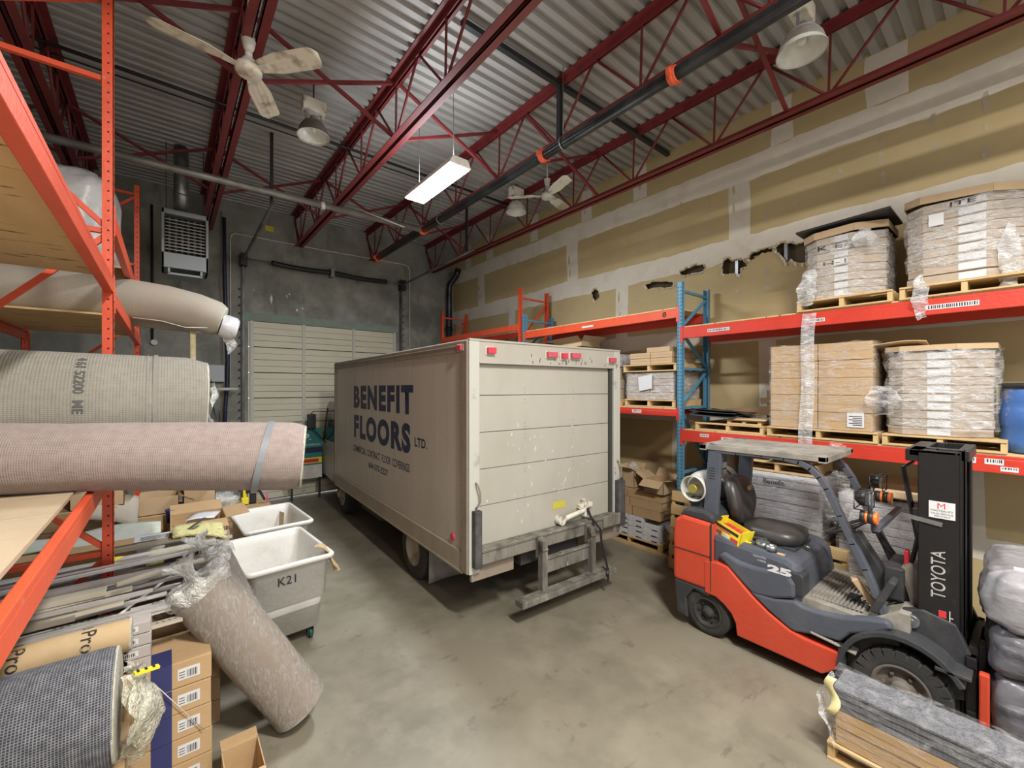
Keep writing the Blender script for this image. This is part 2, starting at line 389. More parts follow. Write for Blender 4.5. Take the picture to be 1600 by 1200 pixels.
# joint compound: bands at every sheet edge, joints and screw dabs, as thin raised plaster
mud = MB()
XM = WX-.0012
def blob(cy, cz, wy, wz, n=11, j=.25, mi=0):
    pts = []
    for k in range(n):
        a = 2*PI*k/n; r = 1+random.uniform(-j, j); pts.append((XM-.0009, cy+math.cos(a)*wy/2*r, cz+math.sin(a)*wz/2*r))
    mud.add(pts, [tuple(range(n))], mi)
def inhole(y, z):
    for h in hole_yz:
        c = False; n = len(h)
        for i in range(n):
            (a, b), (d, e) = h[i], h[(i+1) % n]
            if (b > z) != (e > z) and y < (d-a)*(z-b)/(e-b)+a: c = not c
        if c: return True
    return False
def band(z, y0, y1, w_, seed):
    n = int((y1-y0)/.03); K = 10; vs = []; fs = []
    for i in range(n+1):
        y = y0+(y1-y0)*i/n
        a = w_*.5*(1+.22*noise.noise((y*.9, seed, 0))+.12*noise.noise((y*5, seed, 1))); b = w_*.5*(1+.22*noise.noise((y*.9, seed, 7))+.12*noise.noise((y*6, seed, 3)))
        vs += [(XM, y, z-a+(a+b)*k/K) for k in range(K+1)]
    for i in range(n):
        for k in range(K):
            q = i*(K+1)+k; c = [vs[q], vs[q+K+1], vs[q+K+2], vs[q+1]]
            if any(inhole(p[1], p[2]) for p in c): continue
            fs.append((q, q+K+1, q+K+2, q+1))
    mud.add(vs, fs)
band(5.62, -4, WY, .34, 1); band(4.50, -4, WY, .34, 2); band(3.27, -4, WY, .26, 3); band(2.05, -4, WY, .22, 4); band(.85, -4, WY, .22, 5)
def vband(y, z0, z1, w_, seed):
    n = 8; vs = []; fs = []
    for i in range(n+1):
        z = z0+(z1-z0)*i/n; d = .03*noise.noise((z*2, seed, 0)); e = .03*noise.noise((z*2, seed, 5))
        vs += [(XM-.0004, y-w_/2+d, z), (XM-.0004, y+w_/2+e, z)]
    mud.add(vs, [(2*i, 2*i+1, 2*i+3, 2*i+2) for i in range(n)])
for y in (1.05, 2.12, 4.34, 5.55, 7.1, 8.8, 9.8): vband(y, 5.8, CZ, .26 if y > 2 else .38, y)
for y in (-.9, 2.67, 5.94, 9.18): vband(y, 4.6, 5.65, .30, y)
for y in (-.2, 1.3, 4.72, 7.9, 10.3): vband(y, 3.35, 4.35, .26, y+1)
for y in (2.3, 5.2, 8.4): vband(y, 2.1, 3.2, .22, y+2)
for y in (.4, 3.6, 6.9): vband(y, .9, 2.0, .22, y+3)
for r, (z0, z1) in enumerate(((5.95, 6.3), (4.75, 5.5), (3.45, 4.25), (2.2, 3.15), (1.0, 1.95))):
    y = -2.2
    while y < 10.4:
        for k in range(3 if z1-z0 > .5 else 1):
            z = z0+(z1-z0)*(k+.5)/3+random.uniform(-.04, .04)
            if not inhole(y, z) and random.random() < .62: blob(y+random.uniform(-.03, .03), z, random.uniform(.03, .07), random.uniform(.07, .2), mi=1)
        y += .41
mud.build('joint_compound', [m_mud, m_thin], wallr, fix=False)
tr = MB()
for h in hole_yz:                                   # torn paper curling round each hole
    cy = sum(p[0] for p in h)/len(h); cz = sum(p[1] for p in h)/len(h)
    for i, p in enumerate(h):
        if random.random() < .45:
            q = h[(i+1) % len(h)]
            o1 = Vector((XM-.004, p[0], p[1])); o2 = Vector((XM-.004, q[0], q[1])); out = Vector((random.uniform(-.03, -.01), (o1.y-cy)*.1, (o1.z-cz)*.25-.01))
            tr.add([o1, o2, o2+out, o1+out*1.2], [(0, 1, 2, 3)])
tr.build('torn_paper', m_mud, wallr, fix=False)

# garage door
gd = empty('door_1', (3.02, WY, 0), kind='structure')
def part(mb, name, m, parent, **k):
    off = Vector(parent.location); p = parent.parent
    while p: off += Vector(p.location); p = p.parent
    mb.v = [v-off for v in mb.v]
    return mb.build(name, m, parent, **k)
for r in range(7):
    z0 = .03+r*.557; mb = MB()
    mb.box((1.335, WY+.03, z0+.008), (4.705, WY+.07, z0+.549))
    for z in (.14, .28, .42): mb.box((1.37, WY+.022, z0+z-.006), (4.68, WY+.031, z0+z+.006), 1)
    for z in (.072, .21, .35, .486): mb.box((1.37, WY+.018, z0+z-.0655), (4.68, WY+.031, z0+z+.0655))
    part(mb, 'door_panel', [m_door, m_gap], gd)
for x in (1.41, 2.44, 3.58, 4.64):
    mb = MB(); mb.box((x-.035, WY-.005, .03), (x+.035, WY+.02, 3.93))
    for r in range(1, 7): mb.box((x-.03, WY-.015, .03+r*.557-.03), (x+.03, WY-.004, .03+r*.557+.03))
    part(mb, 'stile', m_doorst, gd, bevel=.003)
mb = MB()
for r in range(0, 8): mb.box((1.37, WY+.008, .03+r*.557-.008), (4.68, WY+.0235, .03+r*.557+.008))
part(mb, 'panel_joint', m_gap, gd)
mb = MB(); mb.box((1.2, WY+.22, 0), (4.8, WY+.3, 4.0)); part(mb, 'daylight_blocker', m_gap, gd) if False else None
def track(name, x, sgn, label):
    t = empty(name, (x, WY-.08, 0), 0, label, 'door track', 'garage door tracks')
    mb = MB(); mb.box((x-.018, WY-.10, .02), (x+.018, WY-.06, 5.05)); mb.box((x-.030, WY-.06, .02), (x+.030, WY-.002, 5.05))
    for k in range(26): mb.box((x-.03*sgn-.05*sgn, WY-.066, .3+k*.17), (x-.03*sgn-.02*sgn, WY-.063, .33+k*.17), 1)
    part(mb, 'vertical_rail', [m_rail, m_hole], t)
    mb = MB(); mb.tube([(x, WY-.08, 5.05), (x, WY-.14, 5.15), (x, WY-.35, 5.2), (x, 7.1, 5.28)], .028, 8)
    part(mb, 'horizontal_rail', m_rail, t)
    mb = MB(); mb.box((x-.02, 7.35, 5.28), (x+.02, 7.40, CZ)); part(mb, 'hanger', m_dark, t)
    mb = MB(); mb.box((x-.06, WY-.24, 5.05), (x+.06, WY-.002, 5.3)); part(mb, 'bearing_plate', m_dark, t)
track('door_track', 1.24, 1, 'dark steel door track rising on the left of the garage door')
track('door_track', 4.80, -1, 'dark steel door track rising on the right of the garage door, beside the truck roof')
sp = empty('torsion_spring', (3.0, WY-.17, 5.2), 0, 'long black torsion spring on a shaft above the garage door', 'spring')
mb = MB(); mb.cyl((1.24, WY-.17, 5.2), (4.8, WY-.17, 5.2), .014); part(mb, 'shaft', m_steelg, sp)
for a, b in ((1.75, 2.98), (3.06, 4.35)):
    mb = MB(); N = int((b-a)/.006)
    mb.tube([(a+(b-a)*i/30, WY-.17, 5.2-.03*math.sin(PI*i/30)) for i in range(31)], [.058 if i % 2 else .050 for i in range(31)], 12); part(mb, 'coil', m_dark, sp)
mb = MB(); mb.box((2.98, WY-.22, 5.1), (3.06, WY-.002, 5.3)); part(mb, 'centre_bracket', m_steelg, sp)

# ---------------------------------------------------------------- steel joists
JX = [-2.7, -1.05, .6, 2.25, 3.9, 5.55]
jl = ['far-left red joist above the left rack', 'red joist over the left rack, left of the white fan', 'wide red joist seen from below, beside the nearest white ceiling fan',
      'red joist between the hanging lamp and the lit strip light', 'red joist with the black pipe hung under it', 'red joist nearest the unpainted drywall']
def bothchord(mb, x, z, dz, ang, y0, y1):
    for s in (-1, 1):
        mb.box((x+s*.014, y0, z), (x+s*.092, y1, z+dz*.009)); mb.box((x+s*.014, y0, z), (x+s*.023, y1, z+dz*.085))
JN = []
for i, x in enumerate(JX):
    t = empty('roof_joist', (x, 3, CZ), 0, jl[i], 'roof joist', 'red open-web roof joists')
    mb = MB(); bothchord(mb, x, CZ-.002, -1, 0, -4.5, WY-.02); part(mb, 'top_chord', m_redst, t)
    mb = MB(); bothchord(mb, x, CZ-.80, 1, 0, -4.5, WY-.35); part(mb, 'bottom_chord', m_redst, t)
    y = -4.2; k = 0
    while y < WY-1.1:
        for a, b, q in ((y, y+.62, 1), (y+.62, y+1.24, 0)):
            mb = MB(); z0, z1 = (CZ-.05, CZ-.76) if q else (CZ-.76, CZ-.05)
            mb.tube([(x, a, z0), (x, b, z1)], .016, 8); part(mb, 'web_rod', m_redst, t)
        mb = MB(); mb.bar((x, y+.62, CZ-.76), (x, y+.60, CZ-.05), .02, .02, up=(0, 1, 0)); part(mb, 'web_post', m_redst, t)
        y += 1.24
    mb = MB(); mb.bar((x, WY-.35, CZ-.76), (x, WY-.02, CZ-.07), .03, .03, up=(1, 0, 0)); part(mb, 'end_strut', m_redst, t)
for j, y_ in enumerate((1.75, 5.07, 8.33)):
    for i in range(5):
        y = 4.5 if (i, j) == (4, 1) else y_
        a, b = JX[i], JX[i+1]
        where = ['near the camera', 'in the middle of the ceiling', 'near the garage door wall'][j]
        t = empty('cross_brace', (a+.02, y, CZ-.05), 0, 'crossed red angle braces %s, between the %s joists' % (where, ['two leftmost', 'second and third', 'third and fourth', 'fourth and fifth', 'two rightmost'][i]), 'brace', 'crossed braces between the joists')
        for z0, z1, dy in ((CZ-.03, CZ-.76, 0), (CZ-.76, CZ-.03, .04)):
            mb = MB(); mb.bar((a, y+dy, z0), (b, y+dy, z1), .035, .006, up=(0, 1, 0)); mb.bar((a, y+dy+.018, z0-.016), (b, y+dy+.018, z1-.016), .006, .035, up=(0, 1, 0)); part(mb, 'brace_angle', m_redst, t)

# ---------------------------------------------------------------- pipes and ceiling services
bp = empty('black_ceiling_pipe', (3.74, 2, 5.46), 0, 'long black steel pipe with orange couplings running under the red joist', 'pipe')
mb = MB(); mb.cyl((3.74, -4, 5.46), (3.74, 9.5, 5.46), .062, n=22); part(mb, 'pipe_run', m_blackp, bp)
for y in (-.9, 2.15, 3.95, 7.25, 9.45):
    mb = MB(); mb.cyl((3.74, y-.04, 5.46), (3.74, y+.04, 5.46), .078, n=22); mb.cyl((3.74, y-.015, 5.46), (3.74, y+.015, 5.46), .086, n=22); mb.box((3.63, y-.02, 5.43), (3.85, y+.02, 5.49)); part(mb, 'orange_coupling', m_coupler, bp, bevel=.004)
for y in (.6, 3.6, 6.6):
    mb = MB(); mb.tube([(3.74+.075*math.cos(a*PI/8), y, 5.46+.075*math.sin(a*PI/8)) for a in range(16)], .008, 6, closed=True); mb.cyl((3.74, y, 5.53), (3.74, y, CZ), .005, n=6); part(mb, 'hanger_ring', m_galv, bp)
gp = empty('grey_ceiling_pipe', (1.5, 7.2, 5.36), 0, 'long grey pipe crossing the room high up in front of the garage door wall', 'pipe')
mb = MB(); mb.tube([(-3.1, 7.2, 5.36), (3.66, 7.2, 5.44)], .05, 16); part(mb, 'pipe_run', m_pipe, gp)
mb = MB(); mb.cyl((1.9, 7.2, 5.41), (1.96, 7.2, 5.42), .06); part(mb, 'coupling', m_white, gp)
for px, z_, lab in ((340, 160, 'thin dark conduit crossing under the roof deck beyond the hanging lamp'), (130, 100, 'pair of thin dark cables strung under the roof deck above the left rack')):
    p = onZ(px, z_, 6.3)
    one('ceiling_conduit', m_dark, lab, 'conduit', lambda m: m.tube([(LX, p.y, 6.3), (5.6, p.y, 6.3)], .022 if px > 200 else .01, 8), origin=(1, p.y, 6.3))
p = onZ(775, 68, 6.33)
t = empty('dark_channel', (2.2, p.y, 6.33), 0, 'dark steel channel under the deck with a drop rod to the black pipe', 'channel')
mb = MB(); mb.box((2.4, p.y-.03, 6.3), (6.4, p.y+.03, 6.36)); part(mb, 'channel', m_dark, t)
mb = MB(); mb.box((3.83, p.y-.03, 5.5), (3.89, p.y+.03, 6.3)); part(mb, 'drop_rod', m_dark, t)
one('tie_rod', m_white, 'white sloping rod hanging from the joist beyond the hanging lamp', 'rod', lambda m: m.tube([(2.25, onX(535, 280, 2.3).y, 5.63), onX(632, 355, 3.0)], .008, 6), origin=onX(535, 280, 2.3))

# lit strip lights
def strip(x, y, z, label):
    t = empty('strip_light', (x, y, z), 0, label, 'strip light')
    mb = MB(); mb.prism([(-.15+x, z-.045), (.15+x, z-.045), (.10+x, z+.05), (-.10+x, z+.05)], 'y', y-.61, y+.61); part(mb, 'housing', m_white, t)
    mb = MB(); mb.box((x-.135, y-.59, z-.06), (x+.135, y+.59, z-.046)); part(mb, 'glowing_lens', m_lamp, t)
    for s in (-.45, .45):
        mb = MB(); mb.cyl((x, y+s, z+.05), (x, y+s, CZ), .004, n=6); part(mb, 'hanging_wire', m_galv, t)
for i, (x, y, z, p_, c_) in enumerate(STRIPS):
    strip(x, y, z, ['glowing white strip light hanging between the red joists', 'strip light behind the camera on the right', 'unseen strip light added behind the camera on the left', 'rearmost unseen strip light added behind the camera'][i])

# ceiling fans
def fan(x, y, z, angs, label, rod):
    t = empty('ceiling_fan', (x, y, z), 0, label, 'ceiling fan', 'white three-blade ceiling fans')
    mb = MB(); mb.lathe([(.001, -.045), (.09, -.045), (.105, -.03), (.11, 0), (.10, .03), (.055, .045), (.05, .09), (.035, .10), (.001, .10)], (x, y, z)); part(mb, 'motor', m_offw if rod < .5 else m_white, t)
    mb = MB(); mb.lathe([(.001, .16), (.03, .16), (.045, .2), (.06, .28), (.058, .29), (.001, .29)], (x, y, z)); mb.cyl((x, y, z+.1), (x, y, z+.17), .03); part(mb, 'canopy', m_white, t)
    mb = MB(); mb.cyl((x, y, z+.28), (x, y, CZ), .011); part(mb, 'down_rod', m_white, t)
    for a in angs:
        a = math.radians(a); d = Vector((math.cos(a), math.sin(a), 0)); s = Vector((-d.y, d.x, 0)); o = Vector((x, y, z))
        mb = MB()
        def bl(u, v):
            r = .11+.60*u; w_ = .05+.045*min(1, u*3)
            if u > .88: w_ *= math.sqrt(max(.02, 1-((u-.88)/.125)**2))
            q = (v-.5)*2
            return o+d*r+s*(w_*q)+Vector((0, 0, .012-.02*q+(.006 if int(v*12) % 3 == 1 and .15 < u < .85 else 0)))
        mb.grid(bl, 22, 12); part(mb, 'blade', m_offw, t, fix=False, solid=.004)
        mb = MB(); mb.bar(o+d*.06, o+d*.2, .05, .008); part(mb, 'blade_arm', m_white, t)
fan(.565, 4.44, 5.34, (-50, 66, 188), 'nearest white ceiling fan with dirt streaked blades, top left', .3)
fan(5.15, 5.34, 5.84, (-105, 16, 132), 'smaller looking white ceiling fan in front of the drywall', .6)
def highbay(x, y, z, label, dark):
    t = empty('high_bay_lamp', (x, y, z), 0, label, 'hanging lamp', 'unlit high bay lamps')
    mo = mat('lamp_shell', (.16, .14, .11), .5, .3) if dark else m_lens
    mb = MB(); mb.lathe([(.19, 0), (.188, .02), (.165, .10), (.12, .17), (.07, .20), (.001, .20)], (x, y, z), n=32); part(mb, 'reflector_shell', mo, t, fix=False)
    mb = MB(); mb.lathe([(.198, -.006), (.198, .004), (.185, .006), (.155, .095), (.112, .158), (.06, .185), (.001, .185)], (x, y, z), n=32); mb.lathe([(.001, .06), (.03, .065), (.04, .10), (.03, .15), (.02, .18)], (x, y, z), n=16); part(mb, 'reflector_inside', m_lens, t, fix=False)
    mb = MB(); mb.cyl((x, y, z+.2), (x, y, z+.25), .045); mb.box((x-.1, y-.012, z+.13), (x-.085, y+.012, z+.33)); mb.box((x+.085, y-.012, z+.13), (x+.1, y+.012, z+.33)); mb.box((x-.1, y-.012, z+.32), (x+.1, y+.012, z+.335)); part(mb, 'yoke', m_steelg, t)
    mb = MB(); mb.box((x-.14, y-.07, z+.30), (x+.14, y+.07, z+.46)); part(mb, 'ballast_box', m_offw, t, bevel=.01)
    mb = MB(); mb.cyl((x, y, z+.46), (x, y, CZ), .01); part(mb, 'hook_rod', m_dark, t)
highbay(1.46, 5.84, 5.72, 'unlit high bay lamp with a dark dusty shade, right of the nearest fan', True)
highbay(5.2, 6.25, 5.86, 'unlit high bay lamp with a pale shade, beside the far fan', False)
highbay(4.42, 1.3, 5.5, 'large pale high bay lamp close to the top of the picture', False)

# unit heater and flue
p = onY(290, 380, 8.5)
hx, hz = p.x, p.z
t = empty('unit_heater', (hx, 8.5, hz-.4), 0, 'grey louvred unit heater hanging high in the left corner', 'heater')
mb = MB(); mb.box((hx-.30, 8.5, hz-.42), (hx-.26, 9.0, hz+.5)); mb.box((hx+.26, 8.5, hz-.42), (hx+.30, 9.0, hz+.5)); mb.box((hx-.30, 8.5, hz+.42), (hx+.30, 9.0, hz+.5)); mb.box((hx-.30, 8.5, hz-.42), (hx+.30, 9.0, hz-.18)); mb.box((hx-.3, 8.95, hz-.42), (hx+.3, 9.0, hz+.5)); part(mb, 'casing', m_steelg, t, bevel=.008)
for k in range(10):
    z = hz-.14+k*.052; mb = MB(); mb.add([(hx-.25, 8.49, z), (hx+.25, 8.49, z), (hx+.25, 8.55, z+.03), (hx-.25, 8.55, z+.03)], [(0, 1, 2, 3)]); part(mb, 'louvre', m_white, t, fix=False, solid=.004)
mb = MB()
for k in range(6): mb.cyl((hx-.2+k*.08, 8.62, hz-.16), (hx-.2+k*.08, 8.62, hz+.4), .018, n=8)
mb.box((hx-.25, 8.7, hz-.18), (hx+.25, 8.72, hz+.42), 1); part(mb, 'heat_tubes', [m_pipe, m_gap], t)
mb = MB(); mb.box((hx-.22, 8.52, hz-.5), (hx-.19, 8.95, hz-.42)); mb.box((hx+.19, 8.52, hz-.5), (hx+.22, 8.95, hz-.42)); mb.box((hx-.22, 8.52, hz-.52), (hx+.22, 8.95, hz-.49)); part(mb, 'bottom_tray', m_steelg, t)
for s in (-.24, .24):
    mb = MB(); mb.cyl((hx+s, 8.7, hz+.5), (hx+s, 8.7, CZ), .006, n=6); part(mb, 'hanger_rod', m_dark, t)
mb = MB(); mb.cyl((hx-.05, 8.75, hz+.5), (hx-.05, 8.75, CZ), .10, n=24)
for z in (hz+.8, hz+1.25): mb.cyl((hx-.05, 8.75, z), (hx-.05, 8.75, z+.03), .108, n=24)
part(mb, 'flue_pipe', m_galv, t)

# far wall services
def wall_line(name, m, label, cat, pxs, r, off=.03):
    pts = [onY(a, b, WY-off) for a, b in pxs]
    return one(name, m, label, cat, lambda q: q.tube(pts, r, 8), origin=pts[0])
wall_line('white_conduit', m_white, 'thin white conduit framing the wall above the garage door', 'conduit', [(360, 610), (360, 400), (360, 372), (362, 367), (367, 364.5), (500, 390), (632, 413.5), (638, 417), (640, 424), (640, 545)], .012)
wall_line('cable_bundle', mat('blue_black_cable', (.02, .025, .06), .5), 'dark cable bundle running down the wall left of the garage door', 'cable', [(350, 340), (351, 420), (353, 500), (356, 560), (355, 600), (352, 640), (350, 700)], .035, .05)
wall_line('thin_cable', mat('brown_cable', (.22, .14, .10), .6), 'thin loose wire beside the dark cable bundle', 'cable', [(346, 330), (347, 400), (344, 430), (346, 480), (348, 540), (350, 600), (347, 660)], .009, .09)
wall_line('black_rod', m_dark, 'thin black conduit on the wall left of the heater', 'conduit', [(237, 320), (238, 440), (238, 530)], .02)
wall_line('looping_cable', m_dark, 'black cable loop below the grey junction box', 'cable', [(330, 592), (330, 620), (334, 640), (338, 655), (342, 640), (343, 655), (336, 690)], .012, .12)
for px, py, lab in ((349, 494, 'small round white box on the wall by the cable bundle'), (241, 535, 'small round white box on the wall behind the left rack')):
    p = onY(px, py, WY-.04); one('round_box', m_white, lab, 'junction box', lambda m: m.cyl((p.x, WY-.06, p.z), (p.x, WY-.001, p.z), .05), origin=(p.x, WY, p.z))
a, b = onY(322, 570, WY), onY(350, 597, WY)
t = empty('junction_box', (a.x, WY, b.z), 0, 'grey metal junction box on the wall left of the garage door', 'junction box')
mb = MB(); mb.box((a.x, WY-.12, b.z), (b.x, WY-.001, a.z)); part(mb, 'case', m_steelg, t, bevel=.005)
mb = MB(); mb.box((a.x+.01, WY-.13, b.z+.01), (b.x-.01, WY-.119, a.z-.01)); part(mb, 'cover', mat('box_grey', (.40, .42, .44), .5), t)
a = onY(333, 608, WY-.3); one('white_wall_pipe', m_white, 'short white plastic pipe sticking out left of the door track', 'pipe', lambda m: m.cyl((a.x, WY-.3, a.z), (a.x+.42, WY-.3, a.z), .03), origin=a)
t = empty('drain_pipe', (6.2, WY-.2, 2), 0, 'thick black drain pipe in the corner beside the drywall', 'pipe')
mb = MB(); mb.tube([(6.22, WY-.13, 0), (6.22, WY-.13, 5.2), (6.22, WY-.16, 5.4), (6.3, WY-.4, 5.65), (6.3, WY-.5, 5.8)], .085, 18); part(mb, 'pipe', m_blackp, t)
for z in (2.6, 4.1): mb = MB(); mb.cyl((6.22, WY-.13, z), (6.22, WY-.13, z+.1), .1); part(mb, 'collar', m_blackp, t)
p = onY(421, 356, WY); one('yellow_tag', mat('yellow_tag', (.7, .65, .05), .6), 'small yellow tag on the wall above the garage door', 'tag', lambda m: m.box((p.x-.08, WY-.01, p.z-.08), (p.x+.08, WY-.001, p.z+.04)), origin=(p.x, WY, p.z))
# ---------------------------------------------------------------- box truck (local frame: x across the rear to the right, y forward, origin under the rear left corner)
T_ = empty('box_truck', (2.35, 3.57, 0), math.radians(-2.5), 'white box truck with blue BENEFIT FLOORS lettering on its side, parked facing the garage door', 'truck')
m_box = multi('truck_skin', (.50, .44, .375), [((.42, .36, .295), .9, .4, .7, (1,1,.4), .7), ((.33, .27, .20), 5, .62, .8, (1,3,.3), .45)], rough=.38, bump=.02)
m_rear = multi('truck_rear', (.44, .43, .375), [((.36, .345, .29), 1.4, .4, .7, (1,1,.5), .7), ((.35, .32, .25), 9, .64, .78, (1,1,.25), .5)], rough=.42, bump=.02)
m_trail = multi('truck_rail', (.27, .225, .18), [((.19, .15, .115), 3, .45, .7, (1,1,1), .6)], rough=.5)
m_post = multi('truck_post', (.50, .51, .46), [((.34, .34, .32), 5, .58, .68, (1,1,1), .8), ((.22, .15, .09), 7, .66, .7, (1,1,.4), .8)], rough=.5)
m_sill = multi('truck_sill', (.21, .20, .17), [((.075, .07, .06), 6, .42, .62, (1,1,.3), .9), ((.38, .35, .30), 14, .6, .68, (1,1,.3), .8)], rough=.7, bump=.15)
m_tyre = multi('tyre', (.035, .035, .035), [((.08, .075, .065), 6, .5, .7, (1,1,1), .6)], rough=.85, bump=.1)
m_rim = multi('dusty_rim', (.42, .36, .27), [((.20, .15, .11), 5, .5, .65, (1,1,1), .7)], rough=.55)
m_rubber = mat('rubber', (.05, .052, .055), .8, col2=(.09, .09, .09), scale=6)
m_navy = mat('navy_paint', (.010, .016, .06), .5)
m_tred = mat('red_lens', (.62, .05, .08), .3)
m_chass = mat('chassis', (.05, .048, .045), .8)
m_glass = mat('cab_glass', (.02, .03, .03), .08, spec=.8)
m_cab = mat('cab_white', (.55, .54, .50), .4)
m_flap = multi('mud_flap', (.26, .25, .22), [((.16, .15, .13), 4, .45, .65, (1,1,1), .7)], rough=.8)
W, L, ZB, ZT = 2.30, 5.10, .80, 2.96
def tb(name, m, fn, bevel=0, parent=T_, **k):
    mb = MB(); fn(mb); return mb.build(name, m, parent, bevel, **k)
tb('cargo_box', m_box, lambda m: m.box((.0, .10, ZB-.05), (W, L, ZT-.01)))
def rivets(m):
    for k in range(9):
        y = .14+k*.61
        m.box((-.0008, y-.004, .80), (.004, y+.004, 2.84), 0)
        for j in range(44): z = .83+j*.046; m.lathe([(.0075, 0), (.004, .004), (.0001, .005)], (.001, y+.02, z), (-1, 0, 0), n=6, mi=1)
    for k in range(4):
        y = .45+k*1.22
        for j in range(44): z = .83+j*.046; m.lathe([(.0075, 0), (.004, .004), (.0001, .005)], (.0, y, z), (-1, 0, 0), n=6, mi=1)
    for j in range(110): m.lathe([(.007, 0), (.0001, .005)], (.0, .16+j*.0445, .82), (-1, 0, 0), n=6, mi=1)
    for j in range(60): m.lathe([(.008, 0), (.0001, .006)], (.0, .125, .82+j*.034), (-1, 0, 0), n=6, mi=1)
tb('side_rivets', [mat('seam', (.36, .31, .25), .6), mat('rivet', (.25, .20, .16), .5)], rivets)
tb('top_rail', m_trail, lambda m: (m.box((-.022, .1, ZT-.115), (.03, L+.02, ZT)), m.box((-.03, .1, ZT-.055), (.03, L+.02, ZT-.04)), m.box((W-.03, .1, ZT-.115), (W+.022, L+.02, ZT))), .003)
tb('bottom_rail', multi('bottom_rail', (.36, .30, .23), [((.26, .21, .16), 3, .45, .7, (1,1,1), .6)], rough=.5), lambda m: (m.box((-.018, .1, .575), (.035, L, .795)), m.box((W-.035, .1, .575), (W+.018, L, .795)), m.box((-.024, .1, .575), (.035, L, .60))), .004)
tb('roof', m_rear, lambda m: (m.box((-.01, .0, ZT-.005), (W+.01, L+.05, ZT+.012)), m.box((-.01, -.035, ZT-.005), (W+.01, .02, ZT+.018))), .004)
tb('front_panel', m_trail, lambda m: m.box((-.02, L-.04, .6), (.04, L+.03, ZT-.05)), .01)
tb('corner_trim', m_trail, lambda m: (m.box((-.026, .0, .60), (.0, .115, ZT)), m.box((W, 0, .6), (W+.026, .115, ZT))), .006)
def rframe(x0, x1):
    def f(m): m.box((x0, -.03, .60), (x1, .10, ZT-.002))
    return f
tb('rear_post', m_post, rframe(-.012, .112), .008)
tb('rear_post', m_post, rframe(W-.112, W+.012), .008)
tb('door_track_strip', m_chass, lambda m: (m.box((W-.165, .0, .84), (W-.112, .06, 2.74)), m.box((.112, .02, .84), (.125, .06, 2.74))))
tb('rear_header', m_rear, lambda m: (m.box((.112, -.025, 2.73), (W-.112, .10, ZT-.004)), m.box((.112, -.032, 2.73), (W-.112, -.02, 2.75))), .004)
zs = [.845, 1.255, 1.637, 2.018, 2.402, 2.73]
def rdoor(m):
    for i in range(5):
        m.box((.125, .03, zs[i]+.004), (W-.165, .065, zs[i+1]-.003))
    for x in (.74, 1.5):
        for z in (1.255, 1.637, 2.018, 2.402):
            for d in (-.09, -.05, .03, .07): m.lathe([(.010, 0), (.006, .005), (.0001, .006)], (x, .03, z+d), (0, -1, 0), n=8, mi=1)
    m.box((.125, .045, .84), (W-.165, .07, 2.73), 2)
tb('roll_up_door', [m_rear, mat('door_rivet', (.34, .33, .30), .5), m_gap], rdoor)
def scuffs(m):
    rr = random.Random(3)
    for k in range(34):
        cx, cz = rr.choice([(.78, 1.95), (1.4, 1.95), (1.35, .98), (.85, 1.2), (1.65, 1.45), (.45, 1.1), (1.2, 1.3), (.8, 1.7)])
        x = cx+rr.gauss(0, .14); z = cz+rr.gauss(0, .13); w_ = rr.uniform(.004, .013); h_ = rr.uniform(.008, .035); t = rr.uniform(-.7, .7)
        pts = [(x+math.cos(a)*w_*rr.uniform(.6, 1.2)+math.sin(a)*h_*t, z+math.sin(a)*h_) for a in [2*PI*q/7 for q in range(7)]]
        if pts[0][0] < W-.2 and z > .9: m.prism(pts, 'y', .0285, .0295)
tb('paint_scuffs', mat('scuff', (.60, .59, .54), .6), scuffs)
def drips(m):
    rr = random.Random(5)
    for k in range(34):
        x = rr.choice([rr.uniform(1.05, 1.6), rr.uniform(.7, 2.1)]); z = rr.uniform(2.76, 2.88); h_ = rr.uniform(.01, .05)
        m.box((x, -.0275, z-h_), (x+rr.uniform(.003, .01), -.0255, z))
tb('header_drips', m_chass, drips)
# sill, frame, step
tb('rear_sill', m_sill, lambda m: (m.box((.10, -.10, .70), (W-.10, .06, .845)), m.box((.09, -.115, .825), (W-.09, .03, .85)), m.box((.10, -.12, .84), (W-.35, .0, .858))), .008)
tb('sill_end', m_sill, lambda m: m.box((W-.42, -.13, .72), (W-.10, -.1, .87)), .02)
for a_, b_ in ((.02, .55), (1.75, W)): tb('tail_lamp_panel', m_trail, lambda m: m.box((a_, -.02, .52), (b_, .02, .69)), .004)
tb('chassis_rail', m_chass, lambda m: (m.box((.70, .1, .52), (.78, L+1.6, .72)), m.box((W-.78, .1, .52), (W-.70, L+1.6, .72)), m.box((.1, .3, .70), (W-.1, L, .76)), m.box((.70, .05, .5), (W-.7, .2, .7))))
for x0 in (.79, 1.555):
    tb('step_upright', m_sill, lambda m: (m.box((x0, -.22, .27), (x0+.075, -.14, .82)), m.prism([(-.10, .84), (-.14, .84), (-.235, .72), (-.10, .60)], 'x', x0, x0+.075)), .005)
tb('step_plate', m_sill, lambda m: (m.box((.865, -.17, .44), (1.555, -.15, .61)), m.box((1.1, -.185, .585), (1.19, -.14, .625)), m.box((.865, -.19, .595), (1.555, -.13, .612))), .004)
tb('step_bar', m_sill, lambda m: m.box((.46, -.30, .22), (1.92, -.16, .285)), .008)
tb('bumper_pad', m_rubber, lambda m: (m.prism([(.015, -.03), (.015, -.095), (.03, -.11), (.085, -.11), (.10, -.095), (.10, -.03)], 'z', .675, 1.245)), .006)
tb('bumper_pad', m_rubber, lambda m: (m.prism([(W-.10, -.03), (W-.10, -.10), (W-.085, -.115), (W+.01, -.115), (W+.025, -.10), (W+.025, -.03)], 'z', .68, 1.27)), .006)
